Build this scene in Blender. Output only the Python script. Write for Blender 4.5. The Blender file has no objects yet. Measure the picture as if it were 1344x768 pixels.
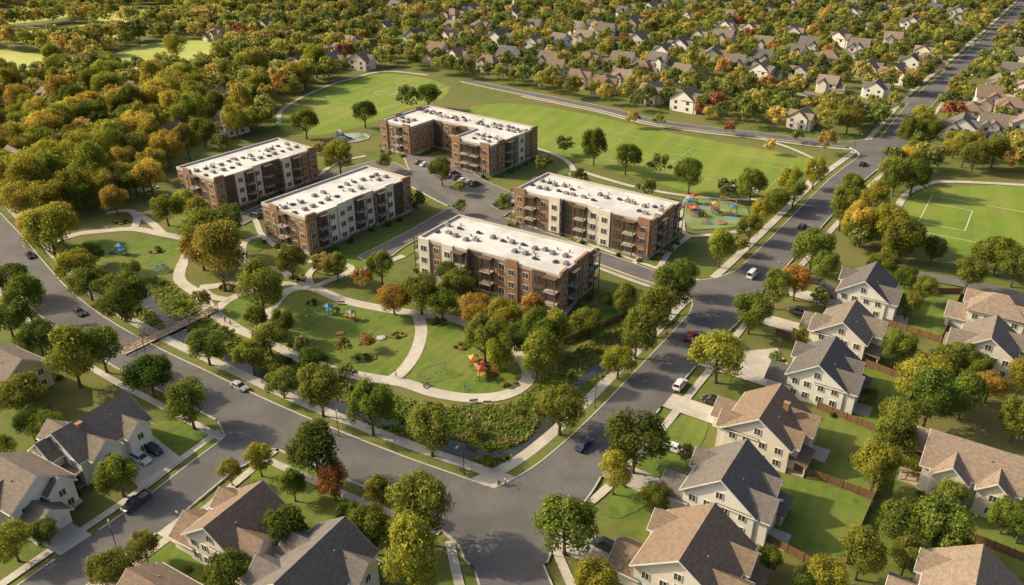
import bpy, math, random, numpy as np
from math import sin, cos, pi, radians, atan2, hypot
from mathutils import Vector, Matrix
from mathutils.geometry import tessellate_polygon
rnd=random.Random(11); nr=np.random.default_rng(5)
S=bpy.context.scene; C=S.collection
PIT=radians(27.8); CP=cos(PIT); SP=sin(PIT); F=1050.; H=100.
def G(px,py,z=0.):
    u=(px-672)/F; v=(384-py)/F
    t=(H-z)/(SP-v*CP)
    return (u*t,(CP+v*SP)*t)
def PX(x,y,z=0.):
    d=y*CP+(H-z)*SP
    return (672+F*x/d, 384-F*(y*SP+(z-H)*CP)/d, d)
# ---------------- materials
def M(name,c1,c2=None,sc=3.,rough=.85,metal=0.,c3=None,sc3=.04,bump=0.,objcol=False,stretch=(1,1,1),stripes=None,spec=.3,c4=None,sc4=.3):
    m=bpy.data.materials.new(name); m.use_nodes=True; nt=m.node_tree; n=nt.nodes; l=nt.links
    b=n['Principled BSDF']; b.inputs['Roughness'].default_value=rough; b.inputs['Metallic'].default_value=metal
    b.inputs['Specular IOR Level'].default_value=spec
    tc=n.new('ShaderNodeTexCoord'); mp=n.new('ShaderNodeMapping'); mp.inputs['Scale'].default_value=stretch
    l.new(tc.outputs['Object'],mp.inputs[0])
    def noise(s,d=6):
        q=n.new('ShaderNodeTexNoise'); q.inputs['Scale'].default_value=s; q.inputs['Detail'].default_value=d; q.inputs['Roughness'].default_value=.65
        l.new(mp.outputs[0],q.inputs['Vector']); return q.outputs['Fac']
    def ramp(f,a,bb):
        q=n.new('ShaderNodeMapRange'); q.inputs[1].default_value=a; q.inputs[2].default_value=bb; l.new(f,q.inputs[0]); return q.outputs[0]
    def mix(f,a,bb,mode='MIX'):
        q=n.new('ShaderNodeMix'); q.data_type='RGBA'; q.blend_type=mode
        if isinstance(f,float): q.inputs[0].default_value=f
        else: l.new(f,q.inputs[0])
        for s,v in ((q.inputs[6],a),(q.inputs[7],bb)):
            if isinstance(v,tuple): s.default_value=(*v,1)
            else: l.new(v,s)
        return q.outputs[2]
    col=c1
    if c2 is not None:
        f=noise(sc); col=mix(ramp(f,.35,.65),c1,c2)
        if bump:
            bp=n.new('ShaderNodeBump'); bp.inputs['Strength'].default_value=bump; bp.inputs['Distance'].default_value=.1; l.new(f,bp.inputs['Height']); l.new(bp.outputs[0],b.inputs['Normal'])
    if c4 is not None: col=mix(ramp(noise(sc4,5),.48,.62),col,c4)
    if c3 is not None: col=mix(ramp(noise(sc3,4),.42,.62),col,c3)
    if stripes:
        w=n.new('ShaderNodeTexWave'); w.inputs['Scale'].default_value=stripes[0]; w.inputs['Distortion'].default_value=.3
        m2=n.new('ShaderNodeMapping'); m2.inputs['Rotation'].default_value=(0,0,stripes[1]); l.new(tc.outputs['Object'],m2.inputs[0]); l.new(m2.outputs[0],w.inputs[0])
        q=ramp(w.outputs['Fac'],.35,.65)
        col=mix(q,col,mix(1.,col,stripes[2],'MULTIPLY'))
    if objcol:
        oi=n.new('ShaderNodeObjectInfo')
        col=mix(1.,col,oi.outputs['Color'],'MULTIPLY')
    if isinstance(col,tuple): b.inputs['Base Color'].default_value=(*col,1)
    else: l.new(col,b.inputs['Base Color'])
    return m
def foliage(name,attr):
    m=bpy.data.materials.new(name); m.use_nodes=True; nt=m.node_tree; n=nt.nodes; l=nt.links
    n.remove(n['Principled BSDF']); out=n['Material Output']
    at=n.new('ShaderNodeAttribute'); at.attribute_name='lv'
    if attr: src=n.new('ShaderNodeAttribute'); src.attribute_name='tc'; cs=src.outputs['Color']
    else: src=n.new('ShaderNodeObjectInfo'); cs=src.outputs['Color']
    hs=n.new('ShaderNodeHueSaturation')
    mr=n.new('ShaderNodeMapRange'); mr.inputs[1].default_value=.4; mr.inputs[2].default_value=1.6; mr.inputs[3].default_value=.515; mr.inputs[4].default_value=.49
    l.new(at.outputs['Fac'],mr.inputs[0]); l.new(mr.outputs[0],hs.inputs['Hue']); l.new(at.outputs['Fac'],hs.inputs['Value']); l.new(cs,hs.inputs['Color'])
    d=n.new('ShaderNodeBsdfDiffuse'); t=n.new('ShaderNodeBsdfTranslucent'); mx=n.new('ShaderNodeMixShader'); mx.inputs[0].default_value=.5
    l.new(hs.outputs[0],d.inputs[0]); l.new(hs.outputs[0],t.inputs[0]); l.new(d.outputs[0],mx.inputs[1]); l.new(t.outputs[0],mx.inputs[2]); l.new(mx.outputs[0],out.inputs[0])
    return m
mt={}
mt['ground']=M('ground_grass',(.105,.14,.028),(.145,.175,.038),.9,1,c3=(.165,.155,.05),sc3=.035,c4=(.09,.125,.026),sc4=.22)
mt['lawn']=M('lawn',(.11,.175,.026),(.15,.21,.036),.8,1,c3=(.175,.20,.045),sc3=.06,c4=(.09,.15,.024),sc4=.25,stripes=(.12,radians(30),(.90,.93,.9)))
mt['field']=M('field_turf',(.155,.235,.026),(.19,.265,.036),.5,1,c3=(.24,.27,.055),sc3=.03,c4=(.135,.205,.026),sc4=.12,stripes=(.035,radians(25),(.90,.93,.9)))
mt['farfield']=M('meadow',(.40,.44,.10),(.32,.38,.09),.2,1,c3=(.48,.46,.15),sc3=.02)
mt['asphalt']=M('asphalt',(.135,.13,.13),(.165,.157,.153),1.2,.9,c3=(.115,.11,.112),sc3=.09,bump=.1,c4=(.15,.143,.14),sc4=.5)
mt['asphalt2']=M('parking_asphalt',(.16,.15,.14),(.20,.19,.17),.8,.9,c3=(.14,.13,.125),sc3=.1)
mt['concrete']=M('concrete',(.46,.42,.36),(.56,.52,.45),1.5,.9,c3=(.40,.37,.32),sc3=.15)
mt['path']=M('path_concrete',(.49,.45,.38),(.58,.54,.46),1.,.9,c3=(.43,.40,.34),sc3=.12)
mt['kerb']=M('kerb',(.42,.40,.35),(.52,.49,.43),2)
mt['paint']=M('line_paint',(.62,.66,.50),(.44,.52,.3),3)
mt['mulch']=M('mulch',(.13,.13,.045),(.16,.16,.05),2,c3=(.14,.17,.035),sc3=.5)
mt['marsh']=M('marsh',(.10,.14,.028),(.14,.17,.04),.8,1,c3=(.17,.17,.055),sc3=.12)
mt['water']=M('water',(.035,.042,.04),(.05,.055,.05),.5,.07,spec=.6)
mt['bark']=M('bark',(.10,.07,.045),(.16,.12,.08),6,bump=.3)
mt['leaf']=foliage('leaves',False); mt['leafs']=foliage('leaves_mass',True)
mt['brick']=M('brick',(.32,.19,.11),(.40,.25,.15),2.5,.9,c3=(.27,.155,.09),sc3=.2,stretch=(1,1,4),bump=.2)
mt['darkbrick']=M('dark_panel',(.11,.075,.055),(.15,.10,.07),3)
mt['whitepanel']=M('white_panel',(.68,.63,.54),(.76,.71,.62),1,.7)
mt['membrane']=M('roof_membrane',(.62,.61,.60),(.70,.69,.68),.35,.8,c3=(.50,.49,.48),sc3=.12,c4=(.66,.65,.63),sc4=.6)
mt['coping']=M('coping',(.46,.42,.37),(.54,.50,.44),2)
mt['glass']=M('window_glass',(.035,.04,.045),(.11,.10,.085),.7,.12,spec=.7)
mt['frame']=M('window_frame',(.70,.68,.63),(.76,.74,.7),3,.6)
mt['dframe']=M('dark_frame',(.06,.05,.045),(.09,.08,.07),3,.6)
mt['metal']=M('grey_metal',(.24,.22,.20),(.34,.32,.29),3,.5,metal=.2)
mt['dmetal']=M('dark_metal',(.06,.055,.05),(.09,.085,.08),3,.5)
mt['rust']=M('weathering_steel',(.36,.26,.19),(.42,.31,.23),3,.8)
mt['wood']=M('fence_wood',(.19,.105,.055),(.26,.15,.08),2,.9,stretch=(6,6,.6),c3=(.16,.095,.055),sc3=.4)
mt['deck']=M('deck_wood',(.40,.31,.23),(.48,.38,.28),2,.9,stretch=(5,1,1))
mt['garage']=M('garage_door',(.66,.63,.57),(.74,.71,.64),2,.6)
mt['door']=M('door_paint',(.16,.06,.035),(.20,.08,.045),3,.5)
mt['tyre']=M('tyre',(.02,.02,.02),(.03,.03,.03),5)
mt['rim']=M('rim',(.45,.45,.46),(.5,.5,.5),5,.3,metal=.8)
mt['carpaint']=M('car_paint',(.9,.9,.9),(1,1,1),1,.25,objcol=True,spec=.6)
mt['carglass']=M('car_glass',(.015,.018,.02),(.03,.03,.035),1,.08,spec=.8)
mt['lampw']=M('headlight',(.75,.75,.7),None,1,.2); mt['lampr']=M('taillight',(.45,.02,.015),None,1,.3)
for k,c in dict(red=(.42,.07,.04),yellow=(.52,.34,.06),blue=(.06,.18,.40),green=(.12,.32,.08),teal=(.10,.28,.30),orange=(.44,.2,.07),white=(.6,.58,.54)).items():
    mt[k]=M(k+'_plastic',c,tuple(x*.8 for x in c),3,.45)
mt['court']=M('play_surface',(.20,.26,.13),(.26,.30,.16),.35,.8,c3=(.15,.23,.05),sc3=.15)
mt['bluepad']=M('blue_rubber_surface',(.15,.27,.30),(.20,.31,.33),.6,.6)
mt['pad']=M('splash_surface',(.34,.38,.36),(.44,.44,.40),.4,.7,c3=(.25,.30,.14),sc3=.12)
mt['skin']=M('skin',(.45,.28,.2),None); mt['shirt']=M('shirt',(1,1,1),None,objcol=True); mt['trousers']=M('trousers',(.04,.05,.09),None); mt['hair']=M('hair',(.05,.03,.02),None)
WALLC=dict(white=(.82,.80,.74),cream=(.79,.73,.63),grey=(.60,.57,.53),tan=(.64,.55,.44))
for k,c in WALLC.items(): mt['w_'+k]=M('siding_'+k,c,tuple(x*.92 for x in c),1.2,.8,stretch=(.5,.5,8),c3=tuple(x*.95 for x in c),sc3=.3)
ROOFC=dict(brown=(.225,.165,.12),tan=(.27,.21,.16),grey=(.165,.148,.135),dark=(.135,.123,.115),taupe=(.205,.17,.14))
for k,c in ROOFC.items(): mt['r_'+k]=M('shingles_'+k,c,tuple(x*.68 for x in c),3.4,.95,stretch=(1,1,3),c3=tuple(x*1.12 for x in c),sc3=1.1,bump=.7)
# ---------------- mesh helpers
class MB:
    def __init__(s): s.v=[]; s.f=[]
    def add(s,vs,fs):
        b=len(s.v); s.v+= [tuple(p) for p in vs]; s.f+=[tuple(b+i for i in f) for f in fs]; return s
    def box(s,x0,x1,y0,y1,z0,z1):
        return s.hexa([(x0,y0,z0),(x1,y0,z0),(x1,y1,z0),(x0,y1,z0),(x0,y0,z1),(x1,y0,z1),(x1,y1,z1),(x0,y1,z1)])
    def hexa(s,v): return s.add(v,[(3,2,1,0),(4,5,6,7),(0,1,5,4),(1,2,6,5),(2,3,7,6),(3,0,4,7)])
    def cyl(s,p0,p1,r0,r1=None,n=8):
        r1=r0 if r1 is None else r1
        p0=Vector(p0);p1=Vector(p1);d=(p1-p0).normalized(); a=d.orthogonal().normalized(); b=d.cross(a)
        vs=[p0+(a*cos(2*pi*i/n)+b*sin(2*pi*i/n))*r0 for i in range(n)]+[p1+(a*cos(2*pi*i/n)+b*sin(2*pi*i/n))*r1 for i in range(n)]
        return s.add(vs,[(i,(i+1)%n,n+(i+1)%n,n+i) for i in range(n)]+[tuple(range(n))[::-1],tuple(range(n,2*n))])
    def loft(s,secs):
        vs=[p for q in secs for p in q]; fs=[]
        for k in range(len(secs)-1):
            for i in range(4): fs.append((k*4+i,k*4+(i+1)%4,k*4+4+(i+1)%4,k*4+4+i))
        fs+= [(3,2,1,0),tuple(len(vs)-4+i for i in range(4))]
        return s.add(vs,fs)
    def mesh(s,name,mat):
        me=bpy.data.meshes.new(name); me.from_pydata(s.v,[],s.f); me.materials.append(mt[mat]); me.update(); return me
def put(name,me,parent=None,loc=(0,0,0),rz=0,sc=None,color=None):
    o=bpy.data.objects.new(name,me); C.objects.link(o); o.location=loc; o.rotation_euler=(0,0,rz)
    if sc is not None: o.scale=(sc,sc,sc) if isinstance(sc,(int,float)) else sc
    if parent: o.parent=parent
    if color: o.color=(*color,1)
    return o
def tag(o,label,cat,group=None):
    o['label']=label; o['category']=cat
    if group: o['group']=group
    return o
def struct(name,me): o=put(name,me); o['kind']='structure'; return o
def inst(spec,root,color=None):
    for s in spec:
        nm,me,loc,rz=s[:4]; o=put(nm,me,root,loc,rz,color=color)
        if len(s)>4:
            for q in s[4]: put(q[0],q[1],o,q[2],q[3],color=color)
def thing(name,loc,rz,label,cat,group=None,sc=None):
    o=put(name,None,None,loc,rz,sc); o.empty_display_size=.5; return tag(o,label,cat,group)
def catmull(p,n=8,closed=False):
    out=[]; N=len(p)
    rng=range(N if closed else N-1)
    for i in rng:
        g=(lambda k:p[k%N]) if closed else (lambda k:p[max(0,min(N-1,k))])
        a,b,c,d=g(i-1),g(i),g(i+1),g(i+2)
        for j in range(n):
            t=j/n; out.append(tuple(.5*((2*b[k])+(-a[k]+c[k])*t+(2*a[k]-5*b[k]+4*c[k]-d[k])*t*t+(-a[k]+3*b[k]-3*c[k]+d[k])*t**3) for k in (0,1)))
    if not closed: out.append(tuple(p[-1]))
    return out
def resample(p,step):
    p=np.array(p); d=np.r_[0,np.cumsum(np.hypot(*np.diff(p,axis=0).T))]; n=max(2,int(d[-1]/step)+1); s=np.linspace(0,d[-1],n)
    return np.c_[np.interp(s,d,p[:,0]),np.interp(s,d,p[:,1])]
def W(pts,z=0): return [G(a,b,z) for a,b in pts]
def pip(P,poly):
    P=np.atleast_2d(P); poly=np.asarray(poly); x,y=P[:,0],P[:,1]; ins=np.zeros(len(P),bool)
    x0,y0=poly[:,0],poly[:,1]; x1,y1=np.roll(x0,-1),np.roll(y0,-1)
    for a,b,c,d in zip(x0,y0,x1,y1):
        if b==d: continue
        k=((b>y)!=(d>y)); ins^= k&(x<(c-a)*(y-b)/(d-b)+a)
    return ins
def sheet(name,pts,z,mat,kind=True):
    vs=[Vector((x,y,z)) for x,y in pts]; tr=tessellate_polygon([vs])
    m=MB(); m.add(vs,[t for t in tr]); me=m.mesh(name,mat)
    if me.polygons[0].normal.z<0: me.flip_normals()
    return struct(name,me)
def norms(c):
    t=np.gradient(c,axis=0); t/=np.hypot(t[:,0],t[:,1])[:,None]; return np.c_[-t[:,1],t[:,0]]
def ribbon(name,c,w,z,mat,keep=None):
    n=norms(c); a=c+n*w/2; b=c-n*w/2; m=MB()
    vs=[(*p,z) for p in a]+[(*p,z) for p in b]; N=len(c)
    fs=[(i,N+i,N+i+1,i+1) for i in range(N-1) if keep is None or (keep[i] and keep[i+1])]
    m.add(vs,fs); return struct(name,m.mesh(name,mat)), np.r_[a,b[::-1]]
# ---------------- ground
struct('ground',MB().add([(-3000,-200,0),(3000,-200,0),(3000,6000,0),(-3000,6000,0)],[(0,1,2,3)]).mesh('ground','ground'))
zc=[.012]
def nz(): zc[0]+=.004; return zc[0]
FL=catmull(W([(366,160),(376,143),(420,120),(460,107),(505,97),(560,103),(588,115),(578,130),(530,145),(490,160),(450,172),(400,178),(372,172)]),5,True)
FR=catmull(W([(618,141),(680,136),(760,148),(860,170),(960,189),(1050,205),(1066,214),(1045,235),(1010,252),(940,258),(860,240),(780,218),(715,199),(650,165)]),5,True)
FS=catmull(W([(1178,288),(1196,257),(1250,245),(1420,255),(1460,400),(1330,352),(1250,330),(1192,312)]),5,True)
for nm,p in (('sports_field',FL),('sports_field',FR),('soccer_field',FS)): sheet(nm,p,nz(),'field')
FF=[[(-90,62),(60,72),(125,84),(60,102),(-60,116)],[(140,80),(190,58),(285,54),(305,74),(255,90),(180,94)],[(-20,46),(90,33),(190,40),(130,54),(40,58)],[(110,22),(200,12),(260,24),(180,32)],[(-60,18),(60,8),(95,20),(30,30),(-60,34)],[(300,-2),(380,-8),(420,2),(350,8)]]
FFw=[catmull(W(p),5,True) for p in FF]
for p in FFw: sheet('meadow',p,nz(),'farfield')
for p in ([(100,318),(235,318),(236,372),(205,392),(150,372),(115,345)],[(360,408),(378,388),(408,382),(470,400),(542,414),(545,440),(525,485),(500,494),(440,482),(370,455),(348,436)],[(556,418),(600,424),(640,440),(675,468),(684,498),(660,514),(600,516),(540,500),(552,465)],[(300,395),(340,382),(380,376),(360,395),(345,425),(310,425),(288,410)]):
    sheet('lawn',catmull(W(p),4,True),nz(),'lawn')
for p in ([(1020,625),(1142,660),(1110,730),(1000,690)],[(1085,545),(1160,575),(1140,645),(1030,605)],[(1140,485),(1205,510),(1165,565),(1085,535)],[(1175,370),(1262,380),(1235,440),(1165,425)],[(830,590),(900,545),(930,560),(880,640),(800,680)],[(1210,640),(1344,690),(1344,760),(1240,720)],[(200,555),(285,560),(285,590),(240,610),(190,600)],[(200,700),(260,650),(280,760),(190,768)],[(330,620),(400,605),(480,660),(420,690),(360,660)],[(760,400),(845,380),(820,430),(745,445)],[(440,335),(530,300),(545,330),(480,352)],[(230,285),(330,300),(340,330),(240,315)],[(1270,420),(1220,470),(1290,490),(1330,460)]):
    sheet('lawn',catmull(W(p),4,True),nz(),'lawn')
creekc=resample(catmull(W([(170,378),(195,398),(218,420),(250,447),(300,470),(350,497),(410,525),(470,545),(530,560),(590,585),(640,598),(685,588),(715,562),(745,520),(775,492),(810,470),(850,445),(885,412)]),8),1.5)
ribbon('marsh_ground',creekc,17,nz(),'marsh')
MP=[(495,535),(560,535),(660,532),(715,520),(745,530),(705,590),(655,622),(600,618),(545,590)]
sheet('marsh_ground',catmull(W(MP),5,True),nz(),'marsh')
wv=np.array([1+.4*sin(i*.35)+.2*sin(i*.9) for i in range(len(creekc))])*1.55
nn=norms(creekc); m=MB(); N=len(creekc); z=nz()+.01
m.add([(*p,z) for p in creekc+nn*wv[:,None]]+[(*p,z) for p in creekc-nn*wv[:,None]],[(i,N+i,N+i+1,i+1) for i in range(N-1)]); struct('creek_water',m.mesh('creek','water'))
zc[0]=.11
PATHS=[[(60,320),(100,308),(130,304),(175,301),(215,308),(270,320),(318,342),(328,358),(305,372),(262,378)],
 [(240,345),(236,368),(262,388),(282,412),(318,436),(375,462),(430,484),(490,497),(530,503),(570,516),(620,523),(665,518),(692,500),(690,478),(670,455),(638,434),(590,418),(548,412),(500,405),(450,394),(408,378),(375,384),(352,410),(342,432),(338,446)],
 [(548,412),(553,435),(546,462),(530,486),(512,500)],[(282,411),(300,394),(342,378),(385,372),(410,378)],[(175,301),(180,288),(170,277),(140,280)],[(215,308),(198,292),(178,280)],[(240,345),(248,330),(270,320)],
 [(410,378),(450,362),(492,350),(530,336)],[(164,463),(150,452)],[(282,411),(278,407)],[(366,162),(372,143),(418,118),(460,104),(505,94),(562,99)],
 [(705,195),(738,208),(752,222),(745,236)],[(752,222),(830,245),(905,258),(960,262),(1000,262)],[(1172,290),(1184,262),(1205,247),(1250,239),(1420,248)],[(1000,262),(1040,258),(1068,232),(1076,210)],[(780,345),(760,385),(735,420)],[(860,360),(870,380),(845,400)],[(905,310),(880,330),(865,352)],[(415,235),(440,215),(480,205)],[(285,275),(330,285),(345,310),(380,335),(410,345)],[(1000,182),(1040,196),(1066,208)],
 [(328,358),(352,352),(376,360),(384,372)],[(410,378),(405,362),(418,350),(440,346),(462,352),(450,362)],[(262,378),(278,390),(300,394)],[(560,330),(590,322),(610,300)],[(830,350),(845,335),(880,330)],[(345,310),(322,318),(318,342)],
 [(1000,262),(990,280),(985,300),(940,308),(905,310),(895,298),(898,270),(905,258)]]
pathw=[3.2,3.2,3.,2.6,2.4,2.4,2.6,2.2,3,3,2.2,2,2,2.4,2.2,1.8,1.8,1.8,1.8,1.8,1.8,2.2,2,2.4,1.6,1.6,2,1.8]
PW=[]
for p,w in zip(PATHS,pathw):
    c=resample(catmull(W(p),8),1.5); PW.append((c,w)); ribbon('footpath',c,w,nz(),'path')
sheet('play_surface',catmull(W([(900,263),(940,262),(978,272),(978,295),(935,301),(902,298)]),4,True),nz(),'court')
for a,b,r_ in ((915,272,1.8),(960,286,2.4),(930,294,1.6)):
    x,y=G(a,b); sheet('play_surface',[(x+r_*cos(t*pi/8),y+r_*sin(t*pi/8)) for t in range(16)],nz(),'bluepad')
sheet('splash_pad',catmull(W([(438,182),(455,176),(480,176),(484,183),(460,188),(442,187)]),5,True),nz(),'pad')
BEDS=[(322,365,4),(388,366,3),(432,356,3.4),(300,378,2.6),(575,424,2.4),(520,440,2.4),(480,470,2.4),(605,455,2.),(345,400,3),(205,330,2.4),(250,300,3.4),(160,292,2.4),(668,505,2.2),(410,398,2.),(560,342,3)]
for a,b,r_ in BEDS:
    x,y=G(a,b); sheet('planting_bed',[(x+r_*(1+.15*sin(3*t))*cos(t*pi/8),y+r_*.8*(1+.15*cos(2*t))*sin(t*pi/8)) for t in range(16)],nz(),'mulch')
# roads
RD=dict(main=([(-90,215),(-40,268),(0,312),(30,350),(62,388),(110,428),(180,470),(250,505),(330,545),(420,585),(510,622),(600,655),(650,674)],10.5),
 avenue=([(650,674),(715,640),(765,600),(815,550),(860,500),(905,450),(935,415),(965,388),(1010,343),(1060,290),(1110,238),(1165,192),(1215,130),(1265,85),(1305,47),(1340,12),(1372,-22)],10.5),
 south=([(645,668),(655,700),(668,745),(690,805),(715,880)],11),
 side=([(345,562),(310,590),(265,625),(215,665),(160,705),(95,750),(30,797),(-60,860)],9),
 north=([(1168,192),(1130,192),(1070,187),(1000,178),(930,170),(860,160),(790,143),(720,129),(660,117),(610,106)],6.5),
 inner=([(955,392),(900,377),(850,362),(800,344),(700,308),(640,285),(595,266),(560,248),(530,232)],7),
 left=([(-40,262),(20,248),(80,236),(140,236),(200,250)],6),
 far=([(1215,128),(1150,140),(1085,130),(1000,112),(930,108)],6),
 far2=([(1290,60),(1220,50),(1130,35),(1040,26)],6),
 rear=([(1480,470),(1400,420),(1330,388),(1260,372),(1200,362)],5.5))
PATCH=[[(520,634),(600,641),(645,650),(700,638),(790,606),(775,650),(728,700),(712,745),(622,745),(600,715),(560,680)],[(903,420),(908,395),(885,374),(940,366),(985,350),(1012,362),(985,405),(950,440),(905,452)],[(1110,188),(1165,180),(1195,160),(1205,172),(1175,215),(1140,217),(1125,200)],[(285,540),(345,552),(400,590),(352,592),(315,615),(284,604),(296,578)]]
PARK=[[(470,338),(530,308),(600,268),(640,283),(575,300),(530,325),(495,352)],[(530,206),(585,206),(640,240),(690,262),(655,290),(600,268),(540,232)],[(520,215),(545,230),(500,222),(430,238),(370,268),(315,298),(305,288),(365,258),(425,229),(490,212)]]
roads=[]; RC=[]
zc[0]=max(zc[0],.225)
for k,(p,w) in RD.items():
    c=resample(catmull(W(p),8),1.5); _,poly=ribbon('road',c,w,nz(),'asphalt' if w>6 else 'asphalt2'); roads.append((poly,len(c),True)); RC.append((c,w))
for p in PATCH:
    q=catmull(W(p),5,True); sheet('road_junction',q,nz(),'asphalt'); roads.append((np.array(q),0,False))
for p in PARK:
    q=W(p); q=[tuple(x) for x in resample(q+[q[0]],2)[:-1]]; sheet('parking_lot',q,nz(),'asphalt2'); roads.append((np.array(q),0,False))
RTOP=nz()
def roaddist(x,y):
    b=(1e9,None,0)
    for c,w in RC:
        d=np.hypot(c[:,0]-x,c[:,1]-y); i=int(d.argmin()); e=d[i]-w/2
        if e<b[0]: b=(e,c[i],atan2(*(c[min(i+1,len(c)-1)]-c[max(i-1,0)])[::-1]))
    return b
def inroad(P,skip=-1,pad=0):
    r=np.zeros(len(P),bool)
    for j,(poly,_,_) in enumerate(roads):
        if j!=skip: r|=pip(P,poly)
    return r
def sidewalk(key,off,w,a=0,b=1):
    i=list(RD).index(key); c,rw=RC[i]; n=norms(c); q=c+n*(rw/2+abs(off))*(1 if off>0 else -1)
    q=q[int(a*len(q)):int(b*len(q))]; keep=~inroad(q)
    ribbon('sidewalk',q,w,nz(),'concrete',keep)
zc[0]=.165
sidewalk('main',3.6,2.4,.16); sidewalk('main',-3.2,1.6,.2); sidewalk('avenue',3.6,2.4); sidewalk('avenue',-3.2,1.7); sidewalk('south',3,1.6); sidewalk('south',-3,1.6)
sidewalk('side',2.6,1.6); sidewalk('side',-2.6,1.6); sidewalk('north',2.8,1.6,0,.8); sidewalk('inner',2,1.5,0,.5); sidewalk('inner',-2,1.5,0,.4)
c=resample(catmull(W([(575,617),(610,630),(640,637),(668,635),(695,622),(715,606)]),8),1.); ribbon('sidewalk',c,3.2,nz(),'concrete',~inroad(c))
# ---------------- houses
def block(w,r,x0,x1,y0,y1,h,rise,axis='x',st='gable',o=.55,z0=0,tr=None):
    sw=(lambda p:p) if axis=='x' else (lambda p:(p[1],p[0],p[2]))
    if axis=='y': x0,x1,y0,y1=y0,y1,x0,x1
    ym=(y0+y1)/2; s=rise/((y1-y0)/2); T=.22
    if st=='gable':
        v=[(x0,y0,z0),(x0,y1,z0),(x0,y1,h),(x0,ym,h+rise),(x0,y0,h)]; v+=[(x1,b,c) for a,b,c in v]
        w.add([sw(p) for p in v],[(0,1,2,3,4),(9,8,7,6,5),(0,4,9,5),(1,6,7,2)])
        for yy,sg in ((y0,-1),(y1,1)):
            ze=h-o*s+.02; ya=yy+sg*o; zr=h+rise+.02
            v=[(x0-o,ym,zr),(x1+o,ym,zr),(x1+o,ya,ze),(x0-o,ya,ze)]; v+=[(a,b,c+T) for a,b,c in v]
            r.hexa([sw(p) for p in v])
            if tr is not None:
                tr.hexa([sw(p) for p in [(x0-o,ya,ze-.05),(x1+o,ya,ze-.05),(x1+o,ya+sg*.12,ze-.05),(x0-o,ya+sg*.12,ze-.05),(x0-o,ya,ze+.16),(x1+o,ya,ze+.16),(x1+o,ya+sg*.12,ze+.16),(x0-o,ya+sg*.12,ze+.16)]])
                for xe,sx in ((x0-o,-1),(x1+o,1)):
                    tr.hexa([sw(p) for p in [(xe,ym,zr-.12),(xe+sx*.08,ym,zr-.12),(xe+sx*.08,ya,ze-.12),(xe,ya,ze-.12),(xe,ym,zr+.16),(xe+sx*.08,ym,zr+.16),(xe+sx*.08,ya,ze+.16),(xe,ya,ze+.16)]])
    else:
        w.hexa([sw(p) for p in [(x0,y0,z0),(x1,y0,z0),(x1,y1,z0),(x0,y1,z0),(x0,y0,h),(x1,y0,h),(x1,y1,h),(x0,y1,h)]])
        k=(y1-y0)/2; e=[(x0-o,y0-o),(x1+o,y0-o),(x1+o,y1+o),(x0-o,y1+o)]; rr=[(x0+k*.9,ym,h+rise),(x1-k*.9,ym,h+rise)]
        v=[(*p,h-.1) for p in e]+[(*p,h+.12) for p in e]+rr
        r.add([sw(p) for p in v],[(3,2,1,0),(0,1,5,4),(1,2,6,5),(2,3,7,6),(3,0,4,7),(4,5,9,8),(5,6,9),(6,7,8,9),(7,4,8)])
def winmeshes(w,h,fm,mull=True):
    a=MB(); t=.09
    a.box(0,.1,-w/2,w/2,h/2-t,h/2); a.box(0,.1,-w/2,w/2,-h/2,-h/2+t); a.box(0,.1,-w/2,-w/2+t,-h/2+t,h/2-t); a.box(0,.1,w/2-t,w/2,-h/2+t,h/2-t)
    if mull: a.box(0,.09,-.04,.04,-h/2+t,h/2-t); 
    return a.mesh('window_frame',fm), MB().box(-.02,.045,-w/2+.05,w/2-.05,-h/2+.05,h/2-.05).mesh('window_pane','glass')
WF,WP=winmeshes(1.3,1.5,'frame'); WFAR=MB().box(-.02,.06,-.7,.7,-.7,.7).mesh('window','glass')
GD=MB()
for i in range(4): GD.box(0,.08,-2.5,2.5,.03+i*.56,.55+i*.56)
GD=GD.mesh('garage_door','garage'); DR=MB().box(0,.08,-.5,.5,.05,2.15).mesh('door','door'); DK=MB().box(.08,.14,.3,.4,1,1.12).mesh('handle','metal')
CH=MB().box(-.5,.5,-.4,.4,-1.5,1.2).box(-.6,.6,-.5,.5,1.2,1.35).mesh('chimney','brick'); VT=MB().cyl((0,0,-.4),(0,0,.5),.14).mesh('vent_pipe','metal')
PPM=MB().box(-.11,.11,-.11,.11,.02,2.6).mesh('porch_post','frame')
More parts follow.
